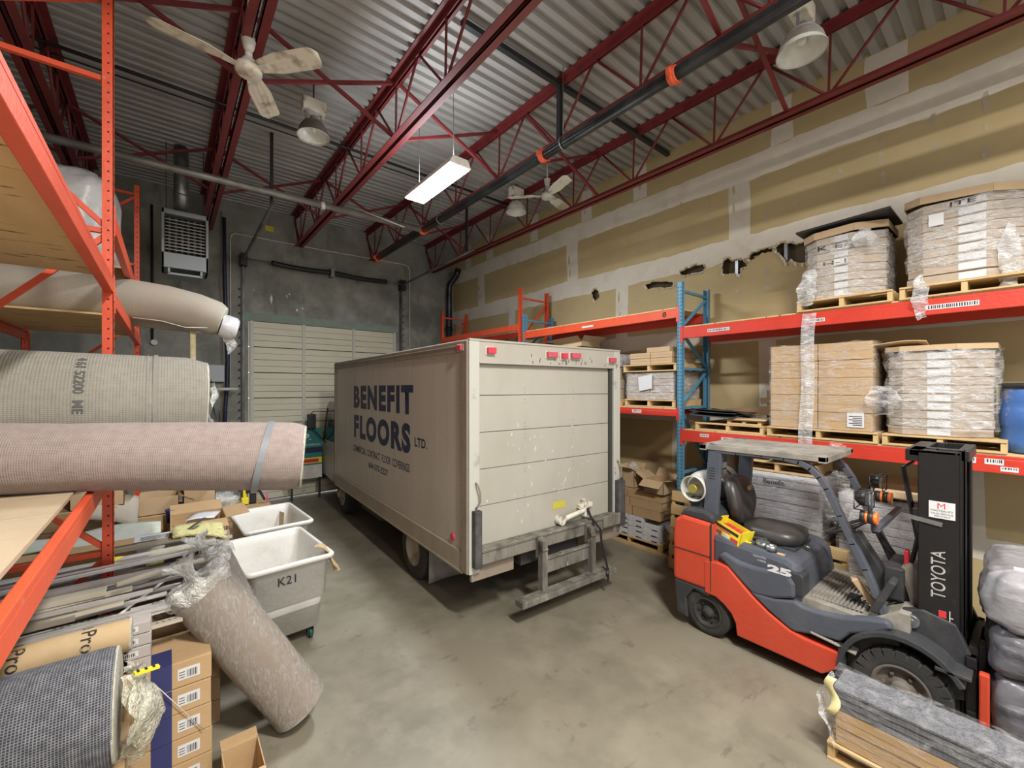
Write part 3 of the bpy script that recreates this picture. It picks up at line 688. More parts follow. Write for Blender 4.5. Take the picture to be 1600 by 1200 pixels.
for x in (.06, W-.05): tb('grab_handle', m_trail, lambda m: m.tube([(x, -.035, 1.52), (x+.005, -.07, 1.50), (x+.03, -.075, 1.42), (x+.035, -.07, 1.33), (x+.005, -.06, 1.28), (x, -.035, 1.26)], .009, 8))
tb('door_latch', mat('latch_white', (.70, .68, .60), .5, col2=(.3, .26, .2), scale=14, lo=.5, hi=.65), lambda m: (m.tube([(1.26, -.02, .90), (1.30, -.05, .94), (1.58, -.06, .985), (1.66, -.03, .99)], [.028, .03, .026, .02], 10), m.cyl((1.24, .03, .92), (1.24, -.06, .92), .055), m.box((1.55, -.03, 1.0), (1.78, .03, 1.05)), m.box((1.62, -.05, .90), (1.68, .03, 1.10))), .003)
tb('yellow_sticker', mat('yellow_sticker', (.55, .50, .06), .5), lambda m: m.box((1.16, .027, 1.05), (1.36, .0295, 1.13)))
tb('pull_strap', m_dark, lambda m: m.add([Vector(p)+Vector((dx, 0, 0)) for p in [(1.64, -.05, 1.0), (1.65, -.10, .90), (1.68, -.14, .84), (1.72, -.19, .76), (1.71, -.22, .6), (1.73, -.26, .42), (1.72, -.31, .30), (1.71, -.32, .18)] for dx in (0, .035)], [(2*i, 2*i+1, 2*i+3, 2*i+2) for i in range(7)]), solid=.006, fix=False)
tb('strap_buckle', m_galv, lambda m: m.box((1.70, -.335, .27), (1.75, -.32, .31)), .004)
m_ldirt = mat('lens_faded', (.55, .10, .14), .4)
for x, w_, z in ((.24, .05, 2.865), (1.08, .075, 2.86), (1.275, .04, 2.855), (1.46, .075, 2.865), (W-.17, .06, 2.84)):
    tb('marker_light', [m_tred if w_ < .055 else m_ldirt, m_white], lambda m: (m.box((x-w_, -.075, z-.032), (x+w_, -.03, z+.032)), m.box((x-w_-.012, -.035, z-.045), (x+w_+.004, -.025, z+.04), 1)), .006)
tb('marker_light', [m_tred, m_rim], lambda m: (m.box((-.05, .09, 2.865), (-.02, .17, 2.92)), m.box((-.03, .06, 2.855), (-.02, .2, 2.93), 1)), .005)
tb('round_reflector', m_tred, lambda m: m.cyl((.001, .33, .885), (-.014, .33, .885), .042, n=24))
# wheels
def wheel(y, x0, x1, dual, R=.385):
    wl = empty('wheel', (x0, y, R)); wl.parent = T_
    def ty(m):
        for a, b in (((x0, x0+.21), (x1, x1+.21)) if dual else ((x0, x0+.21),)):
            pr = [(.20, 0), (.27, -.005), (.345, .0), (.375, .02), (R, .05), (R, .16), (.375, .19), (.345, .21), (.20, .21)]
            m.lathe(pr, (a-x0, 0, 0), (1, 0, 0), n=40)
            for k in range(40):
                t = 2*PI*k/40; c, s = math.cos(t), math.sin(t); T = Matrix(((1,0,0,a-x0),(0,c,-s,0),(0,s,c,0),(0,0,0,1)))
                m.box((.03, -.018, R-.012), (.18, .018, R+.003), 0, T)
    mb = MB(); ty(mb); mb.build('tyre', m_tyre, wl, fix=False)
    mb = MB(); dp = .11 if dual else -.02
    mb.lathe([(.215, -.002), (.20, .0), (.185, .02), (.17, dp*.6), (.12, dp), (.075, dp), (.06, dp-.05), (.045, dp-.06), (.0001, dp-.06)], (0, 0, 0), (1, 0, 0), n=36)
    for k in range(6):
        t = 2*PI*k/6; mb.cyl((dp-.025, .093*math.cos(t), .093*math.sin(t)), (dp+.01, .093*math.cos(t), .093*math.sin(t)), .011, n=6)
        t += PI/6; mb.lathe([(.022, 0), (.0001, .001)], (dp-.003+.0, .145*math.cos(t), .145*math.sin(t)), (-1, 0, 0), n=10, mi=1)
    mb.build('rim', [m_rim, m_gap], wl, fix=False)
    return wl
wheel(1.52, .06, .30, True); wheel(1.52, W-.51, W-.27, True); wheel(5.02, .10, 0, False); wheel(5.02, W-.31, 0, False)
tb('axle', m_chass, lambda m: (m.cyl((.3, 1.52, .385), (W-.3, 1.52, .385), .07), m.lathe([(.001, -.18), (.12, -.12), (.16, 0), (.12, .12), (.001, .18)], (W/2, 1.52, .385), (1, 0, 0)), m.cyl((.3, 5.02, .385), (W-.3, 5.02, .385), .05)))
for x in (.06, W-.56): tb('mud_flap', m_flap, lambda m: m.grid(lambda u, v: Vector((x+.5*u, 1.03+.03*math.sin(u*3)+.02*v, .62-.52*v)), 6, 6), solid=.008, fix=False)
tb('fuel_tank', m_chass, lambda m: m.box((.12, 2.9, .36), (.55, 3.9, .60)), .05)
# cab
def cabf(m):
    pr = [(5.22, .62), (5.22, 2.05), (5.35, 2.16), (6.25, 2.18), (6.45, 2.08), (6.78, 1.35), (6.84, 1.2), (6.86, .50), (5.9, .45), (5.75, .62), (5.60, .78)]
    m.prism(pr, 'x', .14, W-.14)
tb('cab', m_cab, cabf, .03)
tb('side_window', m_glass, lambda m: m.prism([(5.55, 1.32), (5.55, 2.02), (6.25, 2.02), (6.60, 1.32)], 'x', .132, .139), .003)
tb('cab_rear_trim', m_dark, lambda m: (m.box((.13, 5.2, .6), (.16, 5.26, 1.2)), m.prism([(6.28, 2.03), (6.36, 2.03), (6.72, 1.3), (6.64, 1.3)], 'x', .125, .14)))
mr = empty('side_mirror', (.0, 6.5, 1.6)); mr.parent = T_
mb = MB(); mb.tube([(.14, 0, .35), (-.12, .02, .36), (-.16, .03, .30)], .011, 8); mb.tube([(.14, 0, -.35), (-.12, .02, -.05), (-.14, .02, .0)], .011, 8); mb.build('mirror_arm', m_dark, mr)
mb = MB(); mb.box((-.25, -.02, -.03), (-.07, .04, .30)); mb.build('mirror_housing', m_dark, mr, .02)
tb('front_bumper', m_dark, lambda m: m.box((.05, 6.83, .38), (W-.05, 6.90, .66)), .02)
tb('windscreen', m_glass, lambda m: m.add([(.25, 6.47, 2.02), (W-.25, 6.47, 2.02), (W-.25, 6.785, 1.36), (.25, 6.785, 1.36)], [(0, 1, 2, 3)]), solid=.004, fix=False)
# lettering on the left side (reads from front to rear)
def sl(s, y0, z0, y1, z1, off, space=1.):
    cu = text(s, 1, (0, 0, 0), (1, 0, 0), (0, 1, 0), m_navy, off=off, ext=.0, space=space)
    xs = [v.co.x for v in cu.data.vertices]; ys = [v.co.y for v in cu.data.vertices]
    w_, h_ = max(xs)-min(xs), max(ys)-min(ys); x0, b0 = min(xs), min(ys)
    for v in cu.data.vertices:
        v.co = Vector((-.0012, y0+(y1-y0)*(v.co.x-x0)/w_, z0+(z1-z0)*(v.co.y-b0)/h_))
    cu.parent = T_
sl('BENEFIT', 3.90, 2.135, 1.36, 2.515, .055, 1.2)
sl('FLOORS', 3.88, 1.625, 1.45, 2.02, .055, 1.2)
sl('LTD.', 1.32, 1.745, .96, 1.86, .03, 1.1)
sl('COMMERCIAL  CONTRACT  FLOOR  COVERINGS', 3.93, 1.385, 1.48, 1.495, .012)
sl('604-575-2227', 3.1, 1.21, 2.25, 1.305, .02)
# ---------------------------------------------------------------- forklift (world axes; mast towards -Y; origin under its middle)
FK = empty('forklift', (4.70, 1.35, 0), 0, 'orange and dark grey TOYOTA forklift with an overhead guard and black mast', 'forklift')
m_fo = multi('forklift_orange', (.56, .07, .035), [((.52, .05, .022), 3, .45, .7, (1,1,1), .6), ((.30, .12, .07), 16, .64, .72, (1,.4,1), .5)], rough=.35)
m_fg = multi('forklift_grey', (.075, .085, .11), [((.12, .125, .14), 4, .45, .72, (1,1,1), .6)], rough=.42)
m_fd = multi('forklift_dark', (.038, .04, .045), [((.09, .088, .08), 5, .5, .74, (1,1,1), .6)], rough=.5)
m_dust = multi('dusty_plate', (.30, .28, .24), [((.16, .15, .135), 5, .42, .64, (1,1,1), .8)], rough=.8)
m_mast = multi('mast_black', (.011, .011, .012), [((.045, .042, .038), 8, .6, .7, (1,1,.3), .6)], rough=.42)
m_seat = mat('black_vinyl', (.022, .022, .022), .38, col2=(.06, .058, .055), scale=3)
m_alu = mat('lp_tank_paint', (.52, .52, .48), .42, col2=(.42, .42, .38), scale=5)
m_yel = mat('yellow_card', (.80, .66, .03), .5)
m_red2 = mat('red_item', (.60, .04, .05), .5)
m_amber = mat('amber_lens', (.85, .20, .04), .3)
XL, XR = 4.16, 5.24
def fk(name, m, fn, bevel=0, parent=FK, **k):
    mb = MB(); fn(mb); return part(mb, name, m, parent, bevel=bevel, **k)
def side(pts, X=XL): return [(lambda p: (p.y, p.z))(onX(a, b, X)) for a, b in pts]
body = side([(1099.5,876),(1118,878.5),(1135.6,886),(1150,903),(1172.8,930),(1200,958),(1234,985.8),(1256,998),(1311.7,1021.9),(1309.5,1046),(1284,1053.6),(1230,1029),(1190,1011),(1151,993.4),(1148.8,973.8),(1142,959),(1131,945),(1118,933),(1100.6,925.6)])
fk('orange_side_panel', m_fo, lambda m: m.prism(body, 'x', XL, XL+.10), .012)
fk('orange_side_panel', m_fo, lambda m: m.prism(body, 'x', XR-.10, XR), .012)
yb = 2.40
cw = [(1.995, .46), (1.995, 1.13), (yb-.10, 1.15), (yb-.02, 1.10), (yb, 1.0), (yb, .50), (yb-.01, .46)]
fk('counterweight', m_fo, lambda m: m.prism(cw, 'x', XL+.005, XR-.005), .03)
fk('counterweight_base', m_fd, lambda m: (m.prism([(yb-.16, .10), (yb-.04, .12), (yb-.01, .46), (1.995, .46), (2.02, .40), (2.18, .42), (yb-.14, .30)], 'x', XL+.01, XR-.01), m.box((XL+.12, 1.7, .3), (XR-.12, yb-.05, .5))), .015)
fk('panel_seam', m_gap, lambda m: (m.box((XL-.001, 1.992, .46), (XL+.02, 2.0, 1.13)), m.box((XL-.001, 1.995, .80), (XL+.02, yb-.02, .806))))
fk('rear_cover', m_fd, lambda m: m.prism([(1.98, 1.12), (1.98, 1.20), (2.08, 1.24), (yb-.12, 1.23), (yb-.05, 1.14)], 'x', XL+.03, XR-.03), .03)
# grey hood and floor sill
hood = side([(1120,869),(1128,863),(1140,871),(1151,877.5),(1170,885),(1190,890),(1212,894),(1230,899),(1240,915),(1241,936.5),(1208,936.6),(1175,930),(1150,902),(1136,886)])
for a_, b_ in ((XL+.012, XL+.12), (XR-.12, XR-.012)): fk('hood_side', m_fg, lambda m: m.prism(hood, 'x', a_, b_), .025)
hc = [(yy, zz) for yy, zz in [(2.02, .70), (2.02, 1.02), (1.70, 1.00), (1.36, .97), (1.27, .93), (1.23, .72), (1.23, .5), (1.9, .5)]]
fk('hood', m_fg, lambda m: m.prism(hc, 'x', XL+.06, XR-.06), .05)
fk('hood_front_pad', m_fd, lambda m: m.prism([(1.22, .69), (1.22, .86), (1.245, .88), (1.33, .88), (1.36, .86), (1.36, .70)], 'x', XL+.035, XL+.2), .01)
sill = side([(1170,925),(1208,936.6),(1240,940),(1252,948.6),(1275,957),(1315,966),(1350,968),(1385,972),(1395,985),(1365,990),(1328,992),(1312,1004),(1284,995.6),(1240,988),(1232,983),(1200,955)])
for a_, b_ in ((XL+.01, XL+.11), (XR-.11, XR-.01)): fk('floor_sill', m_fg, lambda m: m.prism(sill, 'x', a_, b_), .018)
pf = onX(1240, 940, XL); pg = onX(1395, 975, XL)
fk('floor_mat', m_dust, lambda m: (m.prism([(1.26, .58), (1.26, .685), (.80, .665), (.62, .80), (.56, .80), (.56, .58)], 'x', XL+.08, XR-.08), [m.prism([(1.2-.028*k, .685), (1.19-.028*k, .689), (1.18-.028*k, .685)], 'x', XL+.15, XR-.2) for k in range(13)]), .004)
fk('chassis_body', m_fd, lambda m: (m.box((XL+.10, .62, .10), (XR-.10, 1.72, .62)), m.box((XL+.32, 1.7, .18), (XR-.32, 2.2, .45))), .02)
st = [onX(a, b, XL) for a, b in ((1242,990),(1284,995.6),(1313,1004),(1311,1020))]
fk('step_plate', m_dust, lambda m: m.prism([(1.16, .43), (1.16, .445), (.93, .415), (.86, .405), (.86, .39)], 'x', XL+.0, XL+.14), .003)
fk('step_slots', m_gap, lambda m: [m.box((XL+.02+.04*j, .90+.032*k, .412+.0035*k), (XL+.05+.04*j, .915+.032*k, .422+.0042*k)) for k in range(7) for j in range(3)])
# front fender arch, cowl
fa = []
for k in range(15):
    a = PI*(1.02-.86*k/14); fa.append((.60-math.cos(a)*-.34*-1, .27+math.sin(a)*.36))
arch = [(.60+.34*math.cos(PI*t), .27+.36*math.sin(PI*t)) for t in [i/14*.86-.02 for i in range(15)]]
arch2 = [(.60+.375*math.cos(PI*t), .27+.40*math.sin(PI*t)) for t in [i/14*.86-.02 for i in range(15)]]
fk('front_fender', m_fd, lambda m: m.prism(arch2+arch[::-1], 'x', XR-.28, XR+.03), .006)
fk('front_fender', m_fd, lambda m: (m.prism(arch2+arch[::-1], 'x', XL-.03, XL+.28), m.box((XL-.03, .245, .52), (XL+.16, .42, .545)), m.prism([(.93, .2), (.93, .42), (.97, .42), (.99, .2)], 'x', XL-.0, XL+.2)), .006)
for a_ in (XL+.16, XR-.22): fk('front_cowl', m_fd, lambda m: m.prism([(.62, .60), (.62, .80), (.50, .84), (.33, .80), (.26, .62), (.26, .30), (.4, .25), (.6, .5)], 'x', a_, a_+.06), .008)
fk('cowl_panel', m_dust, lambda m: m.prism([(.60, .55), (.60, .82), (.66, 1.05), (.60, 1.12), (.50, 1.05), (.46, .8), (.46, .55)], 'x', XL+.32, XR-.18), .03)
fk('tilt_cylinder_pin', m_galv, lambda m: (m.cyl((XL+.13, .56, .74), (XL+.17, .56, .74), .045), m.cyl((XL+.12, .56, .74), (XL+.15, .56, .74), .02)))
m_drim = multi('dark_rim', (.13, .115, .10), [((.22, .19, .15), 7, .5, .7, (1,1,1), .6)], rough=.7)
def fwheel(x0, y, R, wd, name='wheel'):
    wl = empty(name, (x0-FK.location.x, y-FK.location.y, R)); wl.parent = FK
    mb = MB(); rr = R*.62
    mb.lathe([(rr, .01), (R*.8, 0), (R*.96, .012), (R, .035), (R, wd-.035), (R*.96, wd-.01), (rr, wd)], (0, 0, 0), (1, 0, 0), n=48)
    if R > .24:
        for k in range(22):
            t = 2*PI*k/22; c, s = math.cos(t), math.sin(t); T = Matrix(((1,0,0,0),(0,c,-s,0),(0,s,c,0),(0,0,0,1)))
            mb.box((-.001, -.028, R-.05), (wd*.45, .028, R+.006), 0, T)
    mb.build('tyre', m_tyre, wl, fix=False)
    mb = MB(); mb.lathe([(rr+.004, .004), (rr*.93, -.004), (rr*.86, .03), (rr*.5, .045), (rr*.34, .02), (rr*.3, .0), (.0001, -.004)], (0, 0, 0), (1, 0, 0), n=36)
    for k in range(6):
        t = 2*PI*k/6; mb.cyl((.045, rr*.62*math.cos(t), rr*.62*math.sin(t)), (.02, rr*.62*math.cos(t), rr*.62*math.sin(t)), .013, n=6, mi=1)
    mb.build('rim', [m_drim if R > .24 else m_tyre, m_drim if R > .24 else m_gap], wl, fix=False)
fwheel(XL+.0, .60, .265, .2); fwheel(XR-.2, .60, .265, .2); fwheel(XL+.03, 2.05, .225, .17); fwheel(XR-.2, 2.05, .225, .17)
# overhead guard
for X in (4.32, 5.08):
    pa = [onX(a, b, 4.30) for a, b in ((1120,704),(1150,707),(1190,711),(1225,716),(1248,722),(1266,732),(1280,746),(1292,764),(1312,806),(1332,850),(1352,890),(1372,936),(1398,1000))]
    path = [(X, p.y, p.z) for p in pa]
    def leg(m):
        for i in range(len(path)-1):
            a, b = Vector(path[i]), Vector(path[i+1]); d = (b-a).normalized()*.01; m.bar(a-d, b+d, .05, .065, up=(1, 0, 0))
    fk('guard_front_leg', m_fg, leg, .006)
    rear = [(lambda p: (p.y, p.z))(onX(a, b, 4.30)) for a, b in ((1108,692),(1127,700),(1127,712),(1124,760),(1121,800),(1119,858),(1124,872),(1099,858),(1099,822),(1100,790),(1104,740))]
    fk('guard_rear_leg', m_fg, lambda m: m.prism(rear, 'x', X-.03, X+.03), .01)
fk('leg_vents', m_gap, lambda m: [m.box((4.288, onX(1113, 700, 4.3).y-.03, onX(1113, 732+4*k, 4.3).z), (4.30, onX(1113, 700, 4.3).y+.03, onX(1113, 732+4*k, 4.3).z+.009)) for k in range(5)])
def roof(m):
    m.box((4.28, 2.10, 1.84), (5.12, 2.17, 1.90)); m.box((4.28, 1.08, 1.84), (5.12, 1.14, 1.895)); m.box((4.28, 1.08, 1.85), (4.34, 2.17, 1.90)); m.box((5.06, 1.08, 1.85), (5.12, 2.17, 1.90))
    for k in range(11): m.box((4.37+.064*k, 1.1, 1.868), (4.415+.064*k, 2.15, 1.902))
fk('guard_roof', m_dust, roof, .004)
fk('guard_crossbar', m_fg, lambda m: (m.box((4.3, 2.12, 1.0), (5.1, 2.16, 1.06)), m.box((4.3, .9, 1.52), (5.1, .93, 1.55)) if False else None, m.box((4.70, 2.13, 1.1), (4.82, 2.16, 1.86))), .005)
fk('rating_sticker', m_label, lambda m: (m.box((4.715, 2.126, 1.60), (4.805, 2.131, 1.66)), m.box((4.715, 2.126, 1.50), (4.805, 2.131, 1.58))))
# seat
sx, sy = 4.68, 1.62
def cush(m):
    def f(u, v):
        a = 2*PI*u; c, s = math.cos(a), math.sin(a); rr = [0, .75, .97, 1.0, .96, .6, .0][int(round(v*6))]; zz = [0, 0, .02, .07, .125, .14, .13][int(round(v*6))]
        e = .6
        return Vector((sx+.25*rr*math.copysign(abs(c)**e, c), sy-.02+.26*rr*math.copysign(abs(s)**e, s), .985+zz))
    m.grid(f, 36, 6)
fk('seat_cushion', m_seat, cush, fix=True)
def back(m):
    o = Vector((sx, sy+.27, 1.30))
    def f(u, v):
        a = 2*PI*u; c, s = math.cos(a), math.sin(a); k = int(round(v*5)); rr = [0, .85, 1, 1, .88, .3][k]; dd = [-.03, -.035, -.01, .05, .08, .085][k]
        x = .245*rr*math.copysign(abs(c)**.7, c); z = .25*rr*math.copysign(abs(s)**.75, s)
        if z < 0: x *= 1-.25*(-z/.25)
        q = abs(x)/.245
        return o+Vector((x, dd-.06*q*q+(z+.25)*.18, z))
    m.grid(f, 36, 5)
fk('seat_backrest', m_seat, back)
fk('backrest_slot', m_yel if False else m_cardd, lambda m: m.lathe([(.0001, 0), (.055, 0)], (0, 0, 0), (0, 1, 0), n=20, T=Matrix.Translation((sx+.04, sy+.228, 1.44)) @ Matrix.Diagonal((1.3, 1, .5, 1))), fix=False)
fk('seat_suspension', m_fd, lambda m: (m.box((sx-.23, sy-.26, .93), (sx+.23, sy+.3, 1.0)), m.tube([(sx-.27, sy+.2, 1.02), (sx-.28, sy-.05, 1.04)], .018, 8)), .01)
fk('seat_lever', m_galv, lambda m: m.tube([(sx-.05, sy-.28, 1.0), (sx-.05, sy-.33, .99)], .012, 8))
# LP tank
lp = empty('gas_tank', (0, 0, 0)); lp.parent = FK
def lpm(mb, name, m, **k):
    mb.v = [v-FK.location for v in mb.v]; return mb.build(name, m, lp, **k)
lc = Vector((4.30, 2.24, 1.42))
mb = MB(); mb.lathe([(.0001, .06), (.06, .07), (.13, .10), (.155, .16), (.16, .22), (.16, .66), (.15, .74), (.1, .80), (.0001, .82)], lc, (1, 0, 0), n=36); lpm(mb, 'tank_body', m_alu)
mb = MB(); mb.lathe([(.125, .08), (.135, -.03), (.125, -.03), (.118, .08)], lc, (1, 0, 0), n=32); lpm(mb, 'tank_collar', m_alu, fix=False)
mb = MB(); mb.cyl(lc+Vector((.08, 0, 0)), lc+Vector((-.02, 0, 0)), .03, n=12); mb.cyl(lc+Vector((0, 0, .0)), lc+Vector((-.035, 0, 0)), .045, n=12, mi=1); lpm(mb, 'valve', [m_yel, mat('brass', (.45, .40, .10), .4, .6)])
for s in (.27, .55):
    mb = MB(); mb.lathe([(.164, s), (.164, s+.035), (.161, s+.035), (.161, s)], lc, (1, 0, 0), n=32); lpm(mb, 'tank_strap', m_dark, fix=False)
fk('tank_cradle', m_fd, lambda m: (m.box((4.42, 2.08, 1.22), (4.95, 2.36, 1.27)), m.box((4.34, 2.12, 1.14), (4.5, 2.3, 1.32))), .01)
# steering column, wheel, levers, pedals
fk('steering_column', m_fd, lambda m: (m.bar((4.62, .70, .75), (4.62, .98, 1.22), .12, .12), m.box((4.45, .62, .80), (4.85, .74, 1.06)), m.bar((4.35, .78, .72), (4.35, .66, 1.0), .16, .05)), .015)
c0 = Vector((4.62, 1.01, 1.27)); ax = Vector((0, .5, .85)).normalized(); ux = Vector((1, 0, 0)); vx = ax.cross(ux)
fk('steering_wheel', m_seat, lambda m: (m.tube([c0+ux*.17*math.cos(t*PI/14)+vx*.17*math.sin(t*PI/14) for t in range(28)], .014, 8, closed=True), [m.tube([c0-ax*.04, c0+(ux*math.cos(t)+vx*math.sin(t))*.165], .011, 6) for t in (.5, 2.6, 4.7)], m.cyl(c0-ax*.06, c0+ax*.01, .035), m.cyl(c0+ux*.12+vx*.12, c0+ux*.12+vx*.12+ax*.06, .02)))
for k in range(3): fk('control_lever', m_dark, lambda m: (m.tube([(4.84+.05*k, .74, 1.02), (4.84+.05*k, .86, 1.20)], .007, 6), m.lathe([(.0001, -.02), (.018, -.01), (.018, .01), (.0001, .025)], (4.84+.05*k, .87, 1.21), (0, .5, .85), n=10)))
for a_, b_ in ((4.5, 1.2), (4.75, 1.1)): fk('red_shroud', m_red2, lambda m: m.box((a_, .60, b_-.22), (a_+.055, .63, b_)), .008)
fk('brake_pedal', m_dark, lambda m: (m.bar((4.5, .92, .72), (4.5, .74, .84), .03, .012), m.box((4.46, .90, .71), (4.56, .98, .722))))
fk('dash_bag', m_card2, lambda m: m.bar((4.38, .92, .92), (4.42, .80, .74), .10, .05), .01)
# lamps on the guard
def lamp(x, y, z):
    l = empty('head_lamp', (x-FK.location.x, y-FK.location.y, z)); l.parent = FK
    mb = MB(); mb.lathe([(.0001, .06), (.035, .05), (.06, .02), (.065, -.02), (.0001, -.02)], (0, 0, 0), (0, 1, .1), n=20); mb.build('lamp_housing', m_dark, l)
    mb = MB(); mb.lathe([(.0001, -.028), (.058, -.022)], (0, 0, 0), (0, 1, .1), n=20); mb.build('lamp_glass', m_galv, l, fix=False)
    mb = MB(); mb.tube([(-.09, .04, .05), (.09, .04, .05), (.09, .04, -.08), (-.09, .04, -.08)], .005, 5, closed=True); mb.tube([(-.09, -.05, .05), (.09, -.05, .05), (.09, -.05, -.08), (-.09, -.05, -.08)], .005, 5, closed=True)
    for a in ((-.09, .05), (.09, .05), (.09, -.08), (-.09, -.08)): mb.tube([(a[0], .04, a[1]), (a[0], -.05, a[1])], .005, 5)
    mb.build('lamp_cage', m_dark, l)
p = onX(1351, 776, 4.32); lamp(4.28, p.y, p.z); p = onX(1371, 751, 5.0); lamp(5.0, p.y, p.z)
def signal(px, py, X, s=1.):
    p = onX(px, py, X); l = empty('signal_lamp', (X-FK.location.x, p.y-FK.location.y, p.z)); l.parent = FK
    for a_, b_ in ((-.06, -.03), (-.012, .02)): mb = MB(); mb.cyl((0, -a_, 0), (0, -b_, 0), .047*s); mb.build('black_ring', m_dark, l)
    for a_, b_ in ((-.03, -.012), (.02, .045)): mb = MB(); mb.cyl((0, -a_, 0), (0, -b_, 0), .045*s); mb.build('amber_lens', m_amber, l)
signal(1360, 809, 4.22); signal(1383, 777, 4.7)
fk('lamp_bracket', m_fg, lambda m: (m.box((4.24, onX(1372, 822, 4.3).y-.02, onX(1372, 825, 4.3).z-.02), (5.14, onX(1372, 822, 4.3).y+.02, onX(1372, 825, 4.3).z+.02)), m.tube([(4.3, onX(1362, 790, 4.3).y, onX(1362, 762, 4.3).z), (4.3, onX(1362, 790, 4.3).y, onX(1362, 830, 4.3).z)], .008, 6)), .004)
# mast: outer and inner channels on both sides
MY0, MY1 = .33, .56
def chan(x, s, y0, y1, z0, z1, t=.018, w_=.075):
    def f(m):
        m.box((x, y0, z0), (x+s*t, y1, z1)); m.box((x, y0, z0), (x+s*w_, y0+t, z1)); m.box((x, y1-t, z0), (x+s*w_, y1, z1))
    return f
fk('outer_mast_rail', m_mast, chan(4.34, 1, .31, .53, .08, 2.02), .004)
fk('outer_mast_rail', m_mast, chan(5.06, -1, .31, .53, .08, 2.02), .004)
fk('inner_mast_rail', m_mast, chan(4.42, 1, .29, .44, .10, 2.03, .015, .06), .004)
fk('inner_mast_rail', m_mast, chan(4.98, -1, .29, .44, .10, 2.03, .015, .06), .004)
fk('mast_crosshead', m_mast, lambda m: (m.box((4.34, .50, 1.93), (5.06, .60, 2.02)), m.box((4.34, .33, 1.97), (4.6, .58, 2.02)), m.box((4.42, .27, 1.95), (4.98, .33, 2.03)), m.box((4.42, .3, 1.96), (4.5, .55, 2.02))), .006)
for z_ in (.5, 1.5): fk('mast_crossbar', m_mast, lambda m: m.box((4.34, .51, z_), (5.06, .56, z_+.08)), .006)
fk('lift_cylinder', m_mast, lambda m: (m.cyl((4.48, .50, .2), (4.48, .50, 1.75), .03), m.cyl((4.92, .50, .2), (4.92, .50, 1.75), .03), m.cyl((4.48, .50, 1.6), (4.48, .50, 1.85), .045), m.cyl((4.70, .40, .2), (4.70, .40, 1.3), .04)))
fk('lift_chain', m_dark, lambda m: [m.box((xx, .44, .4+k*.034), (xx+.03, .46, .425+k*.034)) for xx in (4.56, 4.82) for k in range(42)])
for k in range(3): fk('hydraulic_hose', m_blackp, lambda m: m.tube([(4.50+.04*k, .58, 1.9), (4.50+.04*k, .64, 1.85), (4.50+.045*k, .60, 1.6), (4.54+.05*k, .56, 1.3), (4.52+.05*k, .62, .9), (4.5+.05*k, .60, .6)], .011, 8))
fk('mast_bracket', m_galv, lambda m: m.bar((4.33, .62, 1.52), (4.33, .40, 1.49), .01, .03))
fk('mast_panel', m_mast, lambda m: m.box((4.335, .315, .1), (4.342, .525, 2.0)))
t = text('TOYOTA', .1, (0, 0, 0), (1, 0, 0), (0, 1, 0), m_white, ext=0)
def place_flat(o, s0, e0, s1, e1, fr):
    xs = [v.co.x for v in o.data.vertices]; ys = [v.co.y for v in o.data.vertices]
    a, b, c, d = min(xs), max(xs), min(ys), max(ys)
    for v in o.data.vertices: v.co = Vector(fr(s0+(s1-s0)*(v.co.x-a)/(b-a), e0+(e1-e0)*(v.co.y-c)/(d-c)))-FK.location
    o.parent = FK
place_flat(t, .955, .385, 1.30, .46, lambda u, v: (4.3335, v, u))
t2 = text('TOYOTA', .1, (0, 0, 0), (1, 0, 0), (0, 1, 0), m_mast, ext=0, off=-.0035); place_flat(t2, .958, .389, 1.297, .457, lambda u, v: (4.3328, v, u)); t2.name = 'lettering_inside'
fk('dealer_plate', m_label, lambda m: m.box((4.328, .335, 1.535), (4.335, .47, 1.655)) )
def flat(s, u0, v0, u1, v1, fr, m, off=0., name='lettering'):
    o = text(s, .1, (0, 0, 0), (1, 0, 0), (0, 1, 0), m, ext=0, off=off); place_flat(o, u0, v0, u1, v1, fr); o.name = name; return o
plx = lambda x: (lambda u, v: (x, u, v))
flat('M', .425, 1.605, .385, 1.645, plx(4.3275), m_red2)
flat('MASTERLIFT', .46, 1.583, .345, 1.597, plx(4.3275), m_ink)
flat('SALES SERVICE', .46, 1.563, .345, 1.575, plx(4.3275), m_ink)
flat('RENTALS', .44, 1.545, .36, 1.556, plx(4.3275), m_ink)
fk('red_emblem', m_red2, lambda m: (m.box((4.332, .38, .82), (4.336, .42, .87)), m.box((4.332, .395, .75), (4.336, .43, .81))), .002)
fk('emblem_marks', m_white, lambda m: (m.box((4.332, .36, .74), (4.3345, .365, .88)), m.box((4.332, .345, .83), (4.3345, .36, .835)), m.box((4.332, .345, .77), (4.3345, .36, .775))))
# forks and carriage
fk('fork_carriage', m_mast, lambda m: (m.box((4.28, .23, .55), (5.12, .28, .62)), m.box((4.28, .23, .18), (5.12, .28, .25)), m.box((4.30, .23, .18), (4.36, .285, .62)), m.box((5.04, .23, .18), (5.10, .285, .62))), .006)
for x in (4.45, 4.82): fk('fork', m_mast, lambda m: (m.box((x, .19, .05), (x+.12, .23, .66)), m.box((x, -.85, .05), (x+.12, .2, .09))), .006)
fk('red_guard', m_fo, lambda m: m.box((4.25, .17, .10), (4.31, .22, .55)), .01)
